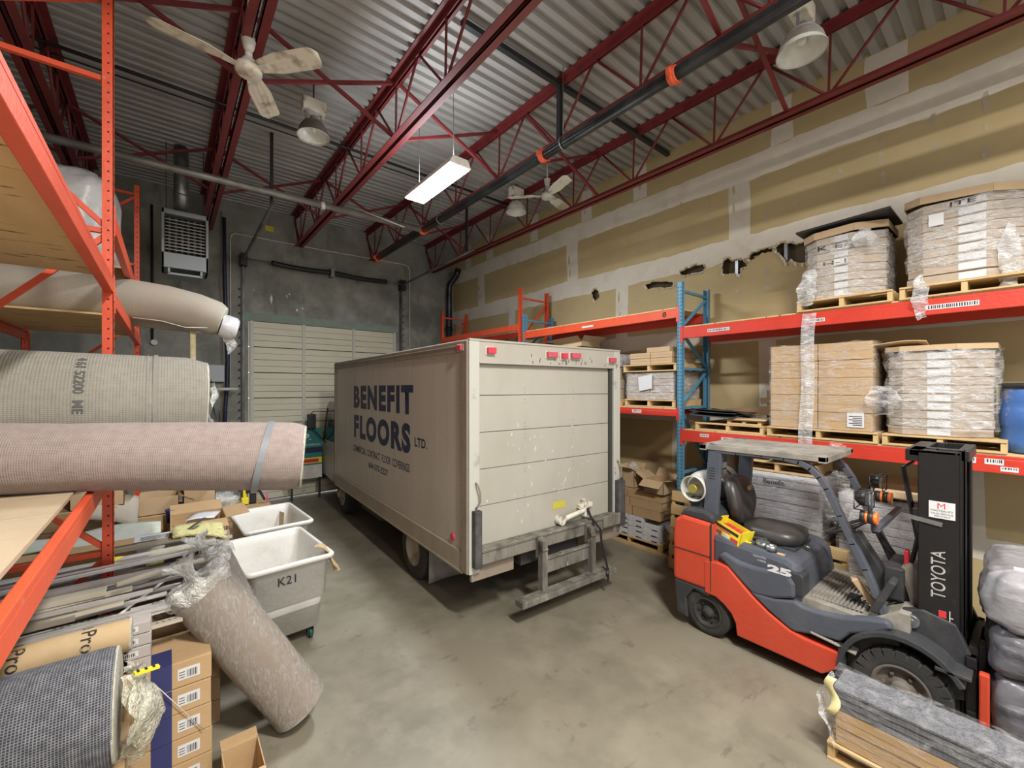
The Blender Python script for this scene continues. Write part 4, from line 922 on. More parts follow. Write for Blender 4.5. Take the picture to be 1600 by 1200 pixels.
# decals on the side
flat('25', 1.49, .84, 1.30, .905, plx(4.169), m_label, .006)
flat('TOYOTA', 1.61, .935, 1.50, .953, plx(4.169), m_label, .0)
flat('8-SERIES', 1.57, .905, 1.50, .92, plx(4.169), m_label, .0)
for px, py, m_, nm in ((1105.5, 838, m_amber, 'orange_sticker'), (1105.5, 854, mat('green_dot', (.10, .55, .12), .5), 'green_sticker')):
    p = onX(px, py, 4.29)
    fk(nm, [m_dark, m_], lambda m: (m.box((4.284, p.y-.035, p.z-.035), (4.289, p.y+.035, p.z+.035)), m.box((4.281, p.y-.022, p.z-.008), (4.285, p.y+.022, p.z+.008), 1), m.box((4.281, p.y-.008, p.z-.022), (4.285, p.y+.008, p.z+.022), 1)) if m_ is m_amber else m.cyl((4.284, p.y, p.z), (4.289, p.y, p.z), .022, mi=1))

# things lying on the forklift
p = onX(1146, 842, 4.36)
t = empty('yellow_carton', (4.36, p.y, .99), 0, 'open yellow cardboard box with red packs inside, beside the forklift seat', 'box')
R_ = Matrix.Translation(Vector((4.345, p.y, 1.045))) @ Matrix.Rotation(math.radians(14), 4, 'X') @ Matrix.Rotation(math.radians(-14), 4, 'Z') @ Matrix.Rotation(math.radians(0), 4, 'Y')
mb = MB()
mb.box((-.09, -.15, -.07), (-.084, .15, .07), 0, R_); mb.box((.084, -.15, -.07), (.09, .15, .07), 0, R_); mb.box((-.09, -.15, -.07), (.09, -.144, .09), 0, R_); mb.box((-.09, .144, -.07), (.09, .15, .10), 0, R_); mb.box((-.09, -.15, -.07), (.09, .15, -.064), 0, R_); part(mb, 'carton', m_yel, t)
for k in range(5): mb = MB(); mb.box((-.06, -.13+.05*k, -.06), (.06, -.09+.05*k, .04), 0, R_); part(mb, 'red_pack', m_red2, t)
mb = MB(); mb.box((-.0915, -.12, .022), (-.0895, .13, .05), 0, R_); mb.box((-.0915, -.04, .005), (-.0895, .12, .016), 1, R_); mb.box((-.0915, -.13, -.05), (-.0895, -.05, -.01), 1, R_); mb.box((-.0915, -.03, -.055), (-.0895, .03, -.01), 2, R_); mb.box((-.0915, .05, -.05), (-.0895, .13, -.005), 3, R_); part(mb, 'printed_panel', [m_ink, m_red2, m_label, m_galv], t)
p = onX(1192, 885, 4.34)
t = empty('cord_reel', (4.34, p.y, .99), 0, 'round grey tin lying on the forklift hood', 'tin')
mb = MB(); mb.cyl((4.34, p.y, .99), (4.34, p.y, 1.03), .055, n=28); mb.cyl((4.34, p.y, 1.03), (4.34, p.y, 1.035), .058, n=28); part(mb, 'tin_body', m_galv, t)
t.name = 'round_tin'
one('adhesive_tape_roll', m_galv, 'small roll of silver tape lying on the forklift hood', 'tape', lambda m: m.lathe([(.022, 0), (.045, 0), (.045, .05), (.022, .05), (.022, 0)], (4.30, p.y-.085, .985), n=24), origin=(4.30, p.y-.085, .985), fix=False)
one('wood_block', m_pallet, 'small scrap of wood beside the tape roll on the forklift hood', 'wood', lambda m: m.box((4.27, p.y-.20, .975), (4.30, p.y-.14, .985)), origin=(4.28, p.y-.17, .97))
one('utility_knife', [m_yel, m_dark], 'yellow and black utility knife lying on the forklift hood', 'knife', lambda m: (m.bar((4.31, p.y+.16, .995), (4.31, p.y+.09, .995), .03, .02), m.bar((4.31, p.y+.10, .995), (4.30, p.y+.0, .99), .018, .012, 1)), origin=(4.31, p.y+.1, .98), bevel=.003)
# ---------------------------------------------------------------- racks
def upright(name, x0, x1, y, h, m, label, group=None, s=1, braces=None, pitch=.051, w_=.076, cols=2):
    """two slotted posts joined by braces; s=+1: aisle face looks to -X"""
    t = empty(name, (x0, y, 0), 0, label, 'rack upright', group)
    for x, f in ((x0, 1), (x1, -1)):
        mb = MB(); a, b = (x, x+f*s*.06)
        mb.box((a, y-w_/2, .006), (a+f*s*.004, y+w_/2, h)); mb.box((a, y-w_/2, .006), (b, y-w_/2+.004, h)); mb.box((a, y+w_/2-.004, .006), (b, y+w_/2, h))
        z = .1
        while z < h-.03:
            for c in ((-.018, .018) if cols == 2 else (0,)):
                mb.box((a-f*s*.0007, y+c-.006, z-.008), (a, y+c+.006, z+.008), 1)
            mb.box((a+f*s*.022, y-w_/2-.0007, z-.006), (a+f*s*.032, y-w_/2, z+.006), 1)
            z += pitch
        part(mb, 'post', [m, m_hole], t)
        mb = MB(); mb.box((a-f*s*.02, y-.06, 0), (b+f*s*.02, y+.06, .007)); part(mb, 'foot_plate', m, t)
    xa, xb = x0+s*.05, x1-s*.05
    zz = braces or [.15, 1.0, 2.1, 3.1, h-.12]
    for i, z in enumerate(zz):
        mb = MB(); mb.bar((xa, y, z), (xb, y, z), .035, .035); part(mb, 'brace', m, t)
        if i+1 < len(zz):
            mb = MB(); mb.bar((xa, y, z+.04) if i % 2 else (xb, y, z+.04), (xb, y, zz[i+1]-.04) if i % 2 else (xa, y, zz[i+1]-.04), .035, .03, up=(0, 1, 0)); part(mb, 'brace', m, t)
    return t
def beam(name, x, y0, y1, ztop, hgt, m, label, s=1, depth=.045, stickers=(), group=None):
    t = empty(name, (x, (y0+y1)/2, ztop), 0, label, 'rack beam', group)
    mb = MB(); mb.box((x, y0+.004, ztop-hgt), (x+s*depth, y1-.004, ztop-.028)); mb.box((x, y0+.004, ztop-.03), (x+s*depth*.62, y1-.004, ztop)); part(mb, 'beam', m, t, bevel=.004)
    for y, e in ((y0, 1), (y1, -1)):
        mb = MB(); mb.box((x-s*.006, y-.03 if e > 0 else y-.01, ztop-hgt-.06), (x-s*.001, y+.01 if e > 0 else y+.03, ztop+.02)); part(mb, 'end_connector', m, t)
    for (ya, yb, za, zb, code) in stickers:
        mb = MB(); mb.box((x-s*.003, ya, ztop-za), (x-s*.001, yb, ztop-zb))
        if code:
            rr = random.Random(int(ya*1000)); y = ya+.01
            while y < yb-.015:
                q = rr.uniform(.003, .010); mb.box((x-s*.0038, y, ztop-za+.008 if code == 1 else ztop-za+.018), (x-s*.003, y+q, ztop-zb-.006), 1); y += q+rr.uniform(.004, .010)
        part(mb, 'paper_label', [m_label, m_ink], t)
    return t
UX0, UX1 = 5.50, 6.30
upright('rack_upright', UX0, UX1, 3.07, 3.95, m_blue, 'blue slotted rack upright nearest the forklift, right of the truck', 'blue rack uprights', braces=[.2, .9, 1.3, 2.2, 2.75, 3.3, 3.83])
upright('rack_upright', UX0, UX1, 6.38, 3.95, m_blue, 'blue rack upright rising behind the truck roof, beside the taller orange one', 'blue rack uprights', braces=[.2, 1.2, 2.2, 3.2, 3.83])
upright('rack_upright', UX0, UX1, 6.52, 4.50, m_orange, 'taller orange rack upright behind the truck roof, beside the blue one', 'orange rack uprights', braces=[.2, 1.2, 2.2, 3.4, 4.3])
upright('rack_upright', UX0, UX1, 9.65, 4.47, m_orange, 'far orange rack upright by the black drain pipe', 'orange rack uprights', braces=[.2, 1.2, 2.2, 3.4, 4.3])
upright('rack_upright', UX0, UX1, -.55, 3.95, m_blue, 'blue rack upright at the near right end of the racking', 'blue rack uprights')
Ya, Yb = 3.03, -.51
beam('rack_beam', UX0, Yb, Ya, 3.31, .15, m_redrack, 'front red beam of the top shelf near the forklift, with barcode labels', stickers=((.28, .62, .105, .06, 1), (1.40, 1.58, .11, .07, 1), (2.40, 2.68, .10, .06, 1)))
beam('rack_beam', UX1, Yb, Ya, 3.31, .15, m_redrack, 'rear red beam of the top shelf near the forklift', s=-1)
beam('rack_beam', UX0, Yb, Ya, 1.90, .15, m_redrack, 'front red beam of the lower shelf behind the forklift, with paper labels', stickers=((2.66, 2.78, .07, .03, 1), (2.36, 2.5, .09, .05, 1), (2.30, 2.42, .12, .08, 0), (.30, .40, .08, .03, 2), (.14, .25, .08, .03, 2), (.06, .16, .13, .09, 2), (-.06, .03, .12, .07, 2)))
beam('rack_beam', UX1, Yb, Ya, 1.90, .15, m_redrack, 'rear red beam of the lower shelf behind the forklift', s=-1)
t = text('383617', .1, (0, 0, 0), (1, 0, 0), (0, 1, 0), m_ink, ext=0, off=.002)
bm_ = [o for o in C.objects if o.name.startswith('rack_beam') and 'lower shelf behind' in o['label'] and 'front' in o['label']][0]
sv = FK; FK = bm_; place_flat(t, .022, 1.788, -.052, 1.82, plx(5.4958)); FK = sv
beam('rack_beam', UX0, 3.11, 6.34, 3.59, .13, m_orange, 'orange front beam of the empty top shelf above the truck, marked with an 8', stickers=())
bm_ = [o for o in C.objects if o.name.startswith('rack_beam') and 'marked with an 8' in o['label']][0]
t = text('8', .1, (0, 0, 0), (1, 0, 0), (0, 1, 0), m_ink, ext=0, off=.002); sv = FK; FK = bm_; place_flat(t, 3.33, 3.49, 3.27, 3.56, plx(5.496)); FK = sv
mb = MB(); mb.box((5.497, 4.6, 3.50), (5.4985, 4.85, 3.53)); part(mb, 'scuffed_label', m_label, bm_)
beam('rack_beam', UX1, 3.11, 6.34, 3.59, .13, m_redrack, 'rear red beam of the empty top shelf above the truck', s=-1)
beam('rack_beam', UX0, 3.11, 6.34, 2.18, .10, m_redrack, 'red front beam under the pallets just right of the truck', stickers=((3.68, 3.84, .075, .025, 2),))
beam('rack_beam', UX1, 3.11, 6.34, 2.18, .10, m_redrack, 'red rear beam under the pallets just right of the truck', s=-1)
beam('rack_beam', UX0, 6.56, 9.61, 3.77, .12, m_orange, 'orange front beam of the farthest rack bay, over the front of the truck')
beam('rack_beam', UX1, 6.56, 9.61, 3.77, .12, m_redrack, 'rear beam of the farthest rack bay, over the front of the truck', s=-1)
for y0, y1, z, lab in ((-.48, 3.0, 3.312, 'plywood decking of the top shelf near the forklift'), (-.48, 3.0, 1.902, 'plywood decking of the lower shelf behind the forklift'), (3.13, 6.3, 3.592, 'thin plywood decking of the empty top shelf above the truck'), (3.13, 6.3, 2.182, 'plywood decking under the pallets right of the truck')):
    one('shelf_board', m_ply, lab, 'board', lambda m: m.box((UX0+.004, y0, z), (UX1-.004, y1, z+.014)), origin=(5.9, (y0+y1)/2, z))

# ---------------------------------------------------------------- pallets and stacks
def pallet(x0, x1, y0, y1, z, label, h=.12, boards=6, rot=None, name='pallet', group='wooden pallets'):
    """deck boards run along Y, three stringers along X"""
    t = empty(name, (x0, y0, z), 0, label, 'pallet', group)
    def B(nm, fn):
        mb = MB(); fn(mb)
        mb.v = [v-t.location for v in mb.v]
        mb.build(nm, m_pallet, t, .002)
    n = boards; w_ = (x1-x0); bw = w_/n*.78
    B('top_deck', lambda m: [m.box((x0+(w_-bw)*i/(n-1), y0, z+h-.018), (x0+(w_-bw)*i/(n-1)+bw, y1, z+h)) for i in range(n)])
    for y in (y0, (y0+y1)/2-.02, y1-.04): B('stringer', lambda m: m.box((x0+.01, y, z+.017), (x1-.01, y+.04, z+h-.018)))
    B('bottom_deck', lambda m: [m.box((x0+(w_-bw)*i/2, y0, z), (x0+(w_-bw)*i/2+bw, y1, z+.017)) for i in range(3)])
    if rot: t.rotation_euler = rot
    return t
ORD = ['lowest', 'second from the bottom', 'third from the bottom', 'fourth from the bottom', 'fifth from the bottom', 'sixth from the bottom', 'seventh from the bottom', 'eighth from the bottom', 'ninth from the bottom', 'tenth from the bottom', 'eleventh from the bottom', 'twelfth from the bottom', 'thirteenth from the bottom', 'fourteenth from the bottom']
def ordn(i, n): return 'topmost' if i == n-1 else ORD[i]
def tray_stack(x0, x1, y0, y1, z, n, th, where, group, seed, m, lab_w=(.12, .5), cl=.12, cr=.24):
    rr = random.Random(seed)
    poly = [(x0, y0+cr), (x0, y1-cl), (x0+cl*.8, y1), (x1-.1, y1), (x1, y1-.1), (x1, y0+.1), (x1-.1, y0), (x0+cr*.75, y0)]
    for i in range(n):
        dx, dy = rr.uniform(-.006, .006), rr.uniform(-.006, .006); zz = z+i*th
        t = empty('carton', (x0, y0, zz), 0, 'eight-sided carton, %s of the %s' % (ordn(i, n), where), 'carton', group)
        mb = MB(); mb.prism([(a+dx, b+dy) for a, b in poly], 'z', zz+.002, zz+th-.003); part(mb, 'carton_body', m, t, bevel=.004)
        mb = MB(); a = y0+cr+(y1-y0-cl-cr)*lab_w[0]; b = y0+cr+(y1-y0-cl-cr)*lab_w[1]
        mb.box((x0+dx-.002, a, zz+.012), (x0+dx-.0003, b, zz+th-.012)); part(mb, 'paper_label', m_label, t)
    return poly
def wrap(poly, z0, z1, label, seed, amp=.02, m=None, out=.012, top=True, og=None):
    cx = sum(p[0] for p in poly)/len(poly); cy = sum(p[1] for p in poly)/len(poly)
    pts = []
    n = len(poly)
    for i in range(n):
        a, b = Vector(poly[i]), Vector(poly[(i+1) % n]); k = max(1, int((b-a).length/.05))
        for j in range(k): pts.append(a.lerp(b, j/k))
    N = len(pts); nz = max(4, int((z1-z0)/.05)); vs = []
    for j in range(nz+1):
        z = z0+(z1-z0)*j/nz
        for p in pts:
            d = Vector((p.x-cx, p.y-cy)).normalized(); q = Vector((p.x*7, p.y*7, z*7+seed*3))
            k = out+max(-out*.7, amp*(noise.noise(q)+.6*noise.noise(q*2.3)))
            vs.append((p.x+d.x*k, p.y+d.y*k, z+(.02*noise.noise(q*.7) if j in (0, nz) else 0)))
    fs = [(j*N+i, j*N+(i+1) % N, (j+1)*N+(i+1) % N, (j+1)*N+i) for j in range(nz) for i in range(N)]
    mb = MB(); mb.add(vs, fs, 0, True)
    if top:
        mb.add([vs[nz*N+i] for i in range(N)]+[(cx, cy, z1+.01)], [(i, (i+1) % N, N) for i in range(N)], 0, True)
    o = mb.build('stretch_wrap', m or m_film, None, fix=False, origin=(cx, cy, z0)); return tag(o, label, 'plastic wrap', 'stretch wrap around pallet loads')
def tail(px, py, X, w_, l_, seed, label, dy=0, m=None):
    p = onX(px, py, X)
    o = rag('loose_film', lambda u, v: (X-.02-.05*math.sin(v*PI), p.y+dy*v+(u-.5)*w_*(.5+.7*math.sin(v*PI*.9)), p.z-l_*v), m or m_filmd, 10, 18, .035, seed, None, 9, og=p)
    return tag(o, label, 'plastic film', 'loose ends of stretch film')
def lid(x0, x1, y0, y1, z, th, label, tilt=0, cr=.24, cl=.12, m=None, black=False, grow=.02, group='open carton lids on the stacks'):
    t = empty('shallow_carton', ((x0+x1)/2, (y0+y1)/2, z), 0, label, 'carton', group)
    X0, X1, Y0, Y1 = x0-grow, x1+grow, y0-grow, y1+grow
    poly = [(X0, Y0+cr), (X0, Y1-cl), (X0+cl*.8, Y1), (X1-.1, Y1), (X1, Y1-.1), (X1, Y0+.1), (X1-.1, Y0), (X0+cr*.75, Y0)]
    mb = MB(); n = len(poly)
    for i in range(n):
        a, b = poly[i], poly[(i+1) % n]; mb.bar((a[0], a[1], z+th/2), (b[0], b[1], z+th/2), .006, th)
    part(mb, 'lid_wall', m or m_card2, t)
    mb = MB(); mb.prism(poly, 'z', z+th*.92, z+th*.98) if not black else mb.prism(poly, 'z', z+.004, z+.01); part(mb, 'lid_panel', m_dark if black else (m or m_card2), t)
    t.rotation_euler = (tilt, 0, 0); return t
G1 = 'eight-sided cartons on the top shelf, left stack'
m_tray = multi('tray_card', (.42, .345, .265), [((.36, .28, .20), 4, .45, .7, (1,1,1), .6), ((.55, .51, .47), 7, .5, .7, (1,1,3), .6)], rough=.7)
pallet(5.48, 6.30, .85, 1.66, 3.326, 'wooden pallet under the left wrapped stack on the top shelf')
po = tray_stack(5.53, 6.28, .93, 1.60, 3.446, 8, .083, 'left stack on the top shelf', G1, 1, m_tray)
wrap(po, 3.43, 4.10, 'crinkled clear wrap around the left stack on the top shelf', 1, .03)
lid(5.53, 6.28, .93, 1.60, 4.11, .075, 'upturned eight-sided carton with a black sheet, on top of the left top-shelf stack', -.05, black=True)
tail(1268, 425, 5.5, .16, .36, 3, 'bunch of loose clear film hanging at the left corner of the left top-shelf stack', .05)
tail(1352, 358, 5.5, .16, .16, 5, 'puff of clear film at the top corner of the left top-shelf stack')
pallet(5.48, 6.32, -.06, .80, 3.326, 'wooden pallet under the right wrapped stack on the top shelf')
po = tray_stack(5.53, 6.28, -.02, .76, 3.446, 9, .083, 'right stack on the top shelf', 'eight-sided cartons on the top shelf, right stack', 2, m_tray, (.05, .45))
wrap(po, 3.60, 4.18, 'crinkled clear wrap around the upper part of the right stack on the top shelf', 2, .03)
lid(5.53, 6.28, -.02, .76, 4.19, .07, 'plain eight-sided carton lid on top of the right top-shelf stack', .06)
tail(1440, 430, 5.5, .10, .42, 7, 'long twist of clear film hanging over the beam from the right top-shelf stack')
tail(1578, 350, 5.6, .12, .55, 8, 'clear film hanging at the right edge of the right top-shelf stack')
one('hand_written_tag', m_label, 'small white square note taped to the right top-shelf stack', 'note', lambda m: m.box((5.508, .50, 3.98), (5.511, .60, 4.09)), origin=(5.51, .55, 4.0))
def scrawl(s, y0, z0, y1, z1, X, label, m=m_ink):
    o = text(s, .1, (0, 0, 0), (1, 0, 0), (0, 1, 0), m, ext=0)
    xs = [v.co.x for v in o.data.vertices]; ys = [v.co.y for v in o.data.vertices]; a, b, c, d = min(xs), max(xs), min(ys), max(ys)
    for v in o.data.vertices: v.co = Vector((X, y0+(y1-y0)*(v.co.x-a)/(b-a), z0+(z1-z0)*(v.co.y-c)/(d-c)))
    return o
def scr_to(o, cartlabel):
    r = [q for q in C.objects if q.get('label') == cartlabel][0]
    for v in o.data.vertices: v.co -= r.location
    o.parent = r
top8 = 'eight-sided carton, %s of the left stack on the top shelf'
scr_to(scrawl('K E', 1.47, 3.97, 1.25, 4.02, 5.52, ''), top8 % ORD[6]); scr_to(scrawl('722', 1.24, 3.97, 1.10, 4.02, 5.52, ''), top8 % ORD[6]); scr_to(scrawl('H-1', 1.42, 3.80, 1.22, 3.84, 5.52, ''), top8 % ORD[4])
top9 = 'eight-sided carton, %s of the right stack on the top shelf'
scr_to(scrawl('ITE', .46, 4.13, .30, 4.17, 5.52, ''), top9 % 'topmost')
one('black_sheet', mat('black_card', (.03, .03, .032), .5), 'black sheet lying across the top of the left top-shelf stack', 'sheet', lambda m: m.add([(5.46, .86, 4.235), (5.46, 1.66, 4.20), (6.1, 1.66, 4.20), (6.1, .86, 4.235)], [(0, 1, 2, 3)]), origin=(5.8, 1.2, 4.2), solid=.02, fix=False)
# lower shelf
def cstack(x0, x1, y0, y1, z, rows, cols, th, m, where, group, seed=0, gap=.004):
    rr = random.Random(seed)
    for i in range(rows):
        for j in range(cols):
            w_ = (y1-y0)/cols; a = y1-w_*(j+1)
            dx = rr.uniform(-.008, .008)
            t = empty('carton', (x0, a, z+i*th), 0, 'carton, %s in %s column, %s' % (ordn(i, rows), 'left' if j == 0 else ('right' if j == cols-1 else 'middle'), where) if cols > 1 else 'carton, %s, %s' % (ordn(i, rows), where), 'carton', group)
            mb = MB(); mb.box((x0+dx, a+gap, z+i*th+.002), (x1, a+w_-gap, z+(i+1)*th-.002)); part(mb, 'carton_body', m, t, bevel=.005)
            mb = MB(); mb.box((x0+dx-.0012, a+gap+.01, z+i*th+th*.5-.0015), (x0+dx-.0002, a+w_-gap-.01, z+i*th+th*.5+.0015)); part(mb, 'flap_seam', m_cardd, t)
pallet(5.49, 6.28, .96, 1.97, 1.918, 'wooden pallet under the brown carton stack on the lower shelf', h=.11)
cstack(5.52, 6.26, 1.0, 1.94, 2.03, 5, 2, .186, m_card, 'wrapped brown stack, lower shelf', 'brown cartons stacked on the lower shelf', 4)
sq = [(5.52, 1.0), (5.52, 1.94), (6.26, 1.94), (6.26, 1.0)]
wrap(sq, 2.02, 2.965, 'tight clear wrap around the brown carton stack on the lower shelf', 11, .012, film('film_light', .04, .38))
one('shipping_label', [m_label, m_ink], 'white shipping label on the lowest right carton of the lower-shelf stack', 'label', lambda m: (m.box((5.504, 1.07, 2.07), (5.506, 1.21, 2.22)), [m.box((5.5032, 1.085, 2.09+.018*k), (5.504, 1.085+.11*(1 if k % 2 else .7), 2.098+.018*k), 1) for k in range(6)]), origin=(5.505, 1.14, 2.1))
one('film_strip', m_filmd, 'long band of clear film hanging from the top beam down past the lower shelf', 'plastic film', lambda m: m.grid(lambda u, v: Vector((5.475-.03*math.sin(v*3)-.006*math.sin(u*9+v*5), 1.47+.13*u+.03*v+.01*math.sin(v*9), 3.30-1.55*v)), 8, 40), origin=(5.47, 1.55, 2.6), fix=False)
pallet(5.52, 6.25, 2.02, 2.86, 1.918, 'empty low pallet on the lower shelf beside the blue upright', h=.10)
t = pallet(5.54, 6.15, 2.05, 2.45, 2.02, 'small slatted pallet piece lying on the empty pallet', h=.06)
t = one('black_sheet', mat('black_sheet', (.035, .037, .042), .4), 'curled black rubber sheets lying on the small pallets of the lower shelf', 'sheet', lambda m: [m.grid(lambda u, v: Vector((5.50+.62*u, 2.35+.60*v-.02*k, 2.10+.03*k+.03*math.sin(u*4+k)+.04*v*v*(.5+u*.4))), 8, 8) for k in range(3)], origin=(5.8, 2.6, 2.1), solid=.006, fix=False, kind=None)
one('cardboard_sheet', m_card2, 'flat pale cardboard lying on the small pallet of the lower shelf', 'cardboard', lambda m: m.grid(lambda u, v: Vector((5.52+.6*u, 2.0+.42*v, 2.085+.01*math.sin(u*5))), 6, 6), origin=(5.8, 2.2, 2.09), solid=.008, fix=False)
one('dark_bundle', m_cardd, 'dark wooden offcuts standing at the back of the lower shelf', 'wood', lambda m: (m.bar((6.2, 2.75, 2.12), (6.2, 1.98, 2.2), .05, .12), m.bar((6.24, 2.2, 1.92), (6.24, 2.2, 2.45), .05, .06), m.bar((6.22, 2.3, 2.3), (6.22, 1.98, 2.36), .04, .08)), origin=(6.2, 2.3, 1.92))
pallet(5.49, 6.28, .12, .93, 1.918, 'wooden pallet under the eight-sided cartons on the lower shelf', h=.11)
po = tray_stack(5.52, 6.26, .20, .90, 2.03, 10, .079, 'lower-shelf stack beside the blue barrel', 'eight-sided cartons on the lower shelf', 6, m_tray, (.05, .5))
wrap(po, 2.10, 2.84, 'loose billowing clear wrap around the eight-sided carton stack by the blue barrel', 12, .05, out=.03)
tag_ = lid(5.52, 6.26, .20, .90, 2.83, .05, 'torn open cardboard lid on the stack beside the blue barrel', .0)
one('cardboard_flap', m_card2, 'bent cardboard flap resting on the brown carton stack of the lower shelf', 'cardboard', lambda m: m.grid(lambda u, v: Vector((5.56+.35*u, .62+.55*v, 2.93-.06*u+.012*math.sin(v*6))), 5, 8), origin=(5.7, .9, 2.9), solid=.008, fix=False)
tail(1380, 600, 5.5, .2, .3, 14, 'bulge of clear film between the two lower shelf stacks', m=m_film)
# barrel
m_bar = multi('barrel_blue', (.055, .16, .46), [((.10, .25, .55), 3, .5, .7, (1,1,1), .6), ((.40, .34, .24), 5, .54, .64, (1,1,1), .8)], rough=.42)
t = empty('plastic_barrel', (5.82, -.10, 1.918), 0, 'blue plastic barrel with dust stains on the lower shelf', 'barrel')
mb = MB(); mb.lathe([(.0001, .0), (.25, .0), (.275, .02), (.28, .10), (.27, .22), (.28, .24), (.28, .38), (.27, .40), (.275, .44), (.27, .55), (.255, .58), (.0001, .58)], (5.82, -.10, 1.918), n=40); part(mb, 'barrel_body', m_bar, t, fix=False)
mb = MB(); mb.lathe([(.262, .56), (.283, .56), (.285, .60), (.25, .605), (.0001, .60)], (5.82, -.10, 1.918), n=40); part(mb, 'barrel_lid', m_dark, t, fix=False)
# mid bay, right of the truck
pallet(5.50, 6.28, 3.15, 3.98, 2.198, 'lower of two stacked pallets just right of the truck, on the red beam', h=.11)
cstack(5.53, 6.26, 3.18, 3.96, 2.31, 4, 2, .10, m_tray, 'wrapped load right of truck', 'flat cartons right of the truck', 8)
sq = [(5.53, 3.18), (5.53, 3.96), (6.26, 3.96), (6.26, 3.18)]
wrap(sq, 2.30, 2.715, 'clear wrap around the flat cartons just right of the truck', 15, .02)
one('paper_sheet', m_label, 'white paper sheet taped to the wrapped flat cartons right of the truck', 'paper', lambda m: m.add([(5.50, 3.72, 2.43), (5.495, 3.50, 2.47), (5.50, 3.50, 2.68), (5.505, 3.74, 2.64)], [(0, 1, 2, 3)]), origin=(5.5, 3.6, 2.5), solid=.002, fix=False)
pallet(5.49, 6.28, 3.12, 4.00, 2.72, 'upper of two stacked pallets just right of the truck', h=.11)
cstack(5.53, 6.2, 3.2, 3.9, 2.832, 2, 2, .085, m_card2, 'upper pallet right of truck', 'flat cartons on the upper pallet right of the truck', 9)
one('carton', m_card2, 'loose open flat carton on top of the upper pallet right of the truck', 'carton', lambda m: (m.box((5.55, 3.25, 3.004), (6.1, 3.62, 3.075)), m.add([(5.55, 3.62, 3.07), (5.55, 3.72, 3.03), (6.0, 3.72, 3.03), (6.0, 3.62, 3.07)], [(0, 1, 2, 3)])), origin=(5.8, 3.4, 3.0))
pallet(5.50, 6.28, 4.06, 4.9, 2.198, 'pallet half hidden behind the right edge of the truck', h=.11)
cstack(5.53, 6.26, 4.08, 4.88, 2.31, 3, 1, .16, m_tray, 'load half hidden by the truck edge', 'cartons half hidden by the truck', 10)
one('wrapped_bundle', mat('grey_bundle', (.30, .30, .32), .35, col2=(.6, .6, .62), scale=9), 'dark bundle in clear plastic behind the right edge of the truck', 'bundle', lambda m: m.box((5.55, 4.1, 2.80), (6.2, 4.8, 3.02)), bevel=.05, origin=(5.8, 4.4, 2.8))
pallet(5.50, 6.28, 5.0, 5.85, 2.198, 'pallet behind the truck, seen only over its roof', h=.11)
cstack(5.53, 6.26, 5.02, 5.83, 2.31, 5, 1, .18, m_tray, 'load seen over the truck roof', 'cartons seen over the truck roof', 11)
one('carton', m_card2, 'open carton with raised flaps sitting above the truck roof line', 'carton', lambda m: (m.box((5.6, 4.95, 3.215), (6.1, 5.6, 3.30)), m.add([(5.6, 4.95, 3.30), (5.6, 5.6, 3.30), (5.45, 5.75, 3.34), (5.45, 4.9, 3.38)], [(0, 1, 2, 3)]), m.add([(5.6, 4.95, 3.3), (6.1, 4.95, 3.3), (6.1, 4.8, 3.38), (5.5, 4.8, 3.38)], [(0, 1, 2, 3)])), origin=(5.8, 5.2, 3.2))
# floor of the mid bay
pallet(5.70, 6.38, 3.50, 4.62, 0.0, 'pallet on the floor just right of the truck, under white cartons', h=.12)
rr = random.Random(4)
m_wc = multi('white_carton', (.62, .62, .64), [((.30, .32, .38), 9, .6, .66, (1,1,3), .6)], rough=.5)
for i in range(4):
    for j in range(4):
        if i == 3 and j == 0: continue
        y = 3.54+.27*j; x = 5.72+rr.uniform(0, .03)
        one('white_carton', [m_wc, m_navy], 'white printed carton, %s, %s, right of truck' % (['bottom layer', 'second layer', 'third layer', 'top layer'][i], ['nearest the forklift', 'second from the forklift', 'third from the forklift', 'nearest the truck'][j]), 'carton',
            lambda m: (m.box((x, y+.004, .124+.083*i), (6.36, y+.262, .203+.083*i)), m.box((x-.001, y+.02, .13+.083*i), (x, y+.12, .147+.083*i), 1)), 'white cartons right of the truck', origin=(x, y, .13+.083*i))
for i, (y0, y1, z0, z1, lab) in enumerate(((3.52, 4.0, .46, .60, 'long brown carton, lowest, on the white cartons'), (4.02, 4.4, .46, .60, 'brown carton at the truck end of the lowest brown layer'), (3.5, 4.05, .604, .74, 'long brown carton, second layer, above the white cartons'), (4.07, 4.42, .604, .74, 'brown carton with a small white label, second layer'), (3.48, 4.1, .744, .87, 'long brown carton, third layer, above the white cartons'), (4.12, 4.42, .744, .87, 'brown carton, third layer, at the truck end'))):
    one('carton', [m_card, m_label], lab, 'carton', lambda m: (m.box((5.74, y0, z0), (6.3, y1, z1)), m.box((5.738, y0+.12, z0+.04), (5.7395, y0+.2, z0+.09), 1) if i == 3 else None, m.box((5.738, y1-.05, z0+.02), (5.7395, y1-.04, z1-.03), 0)), 'brown cartons right of the truck', bevel=.004, origin=(5.75, y0, z0))
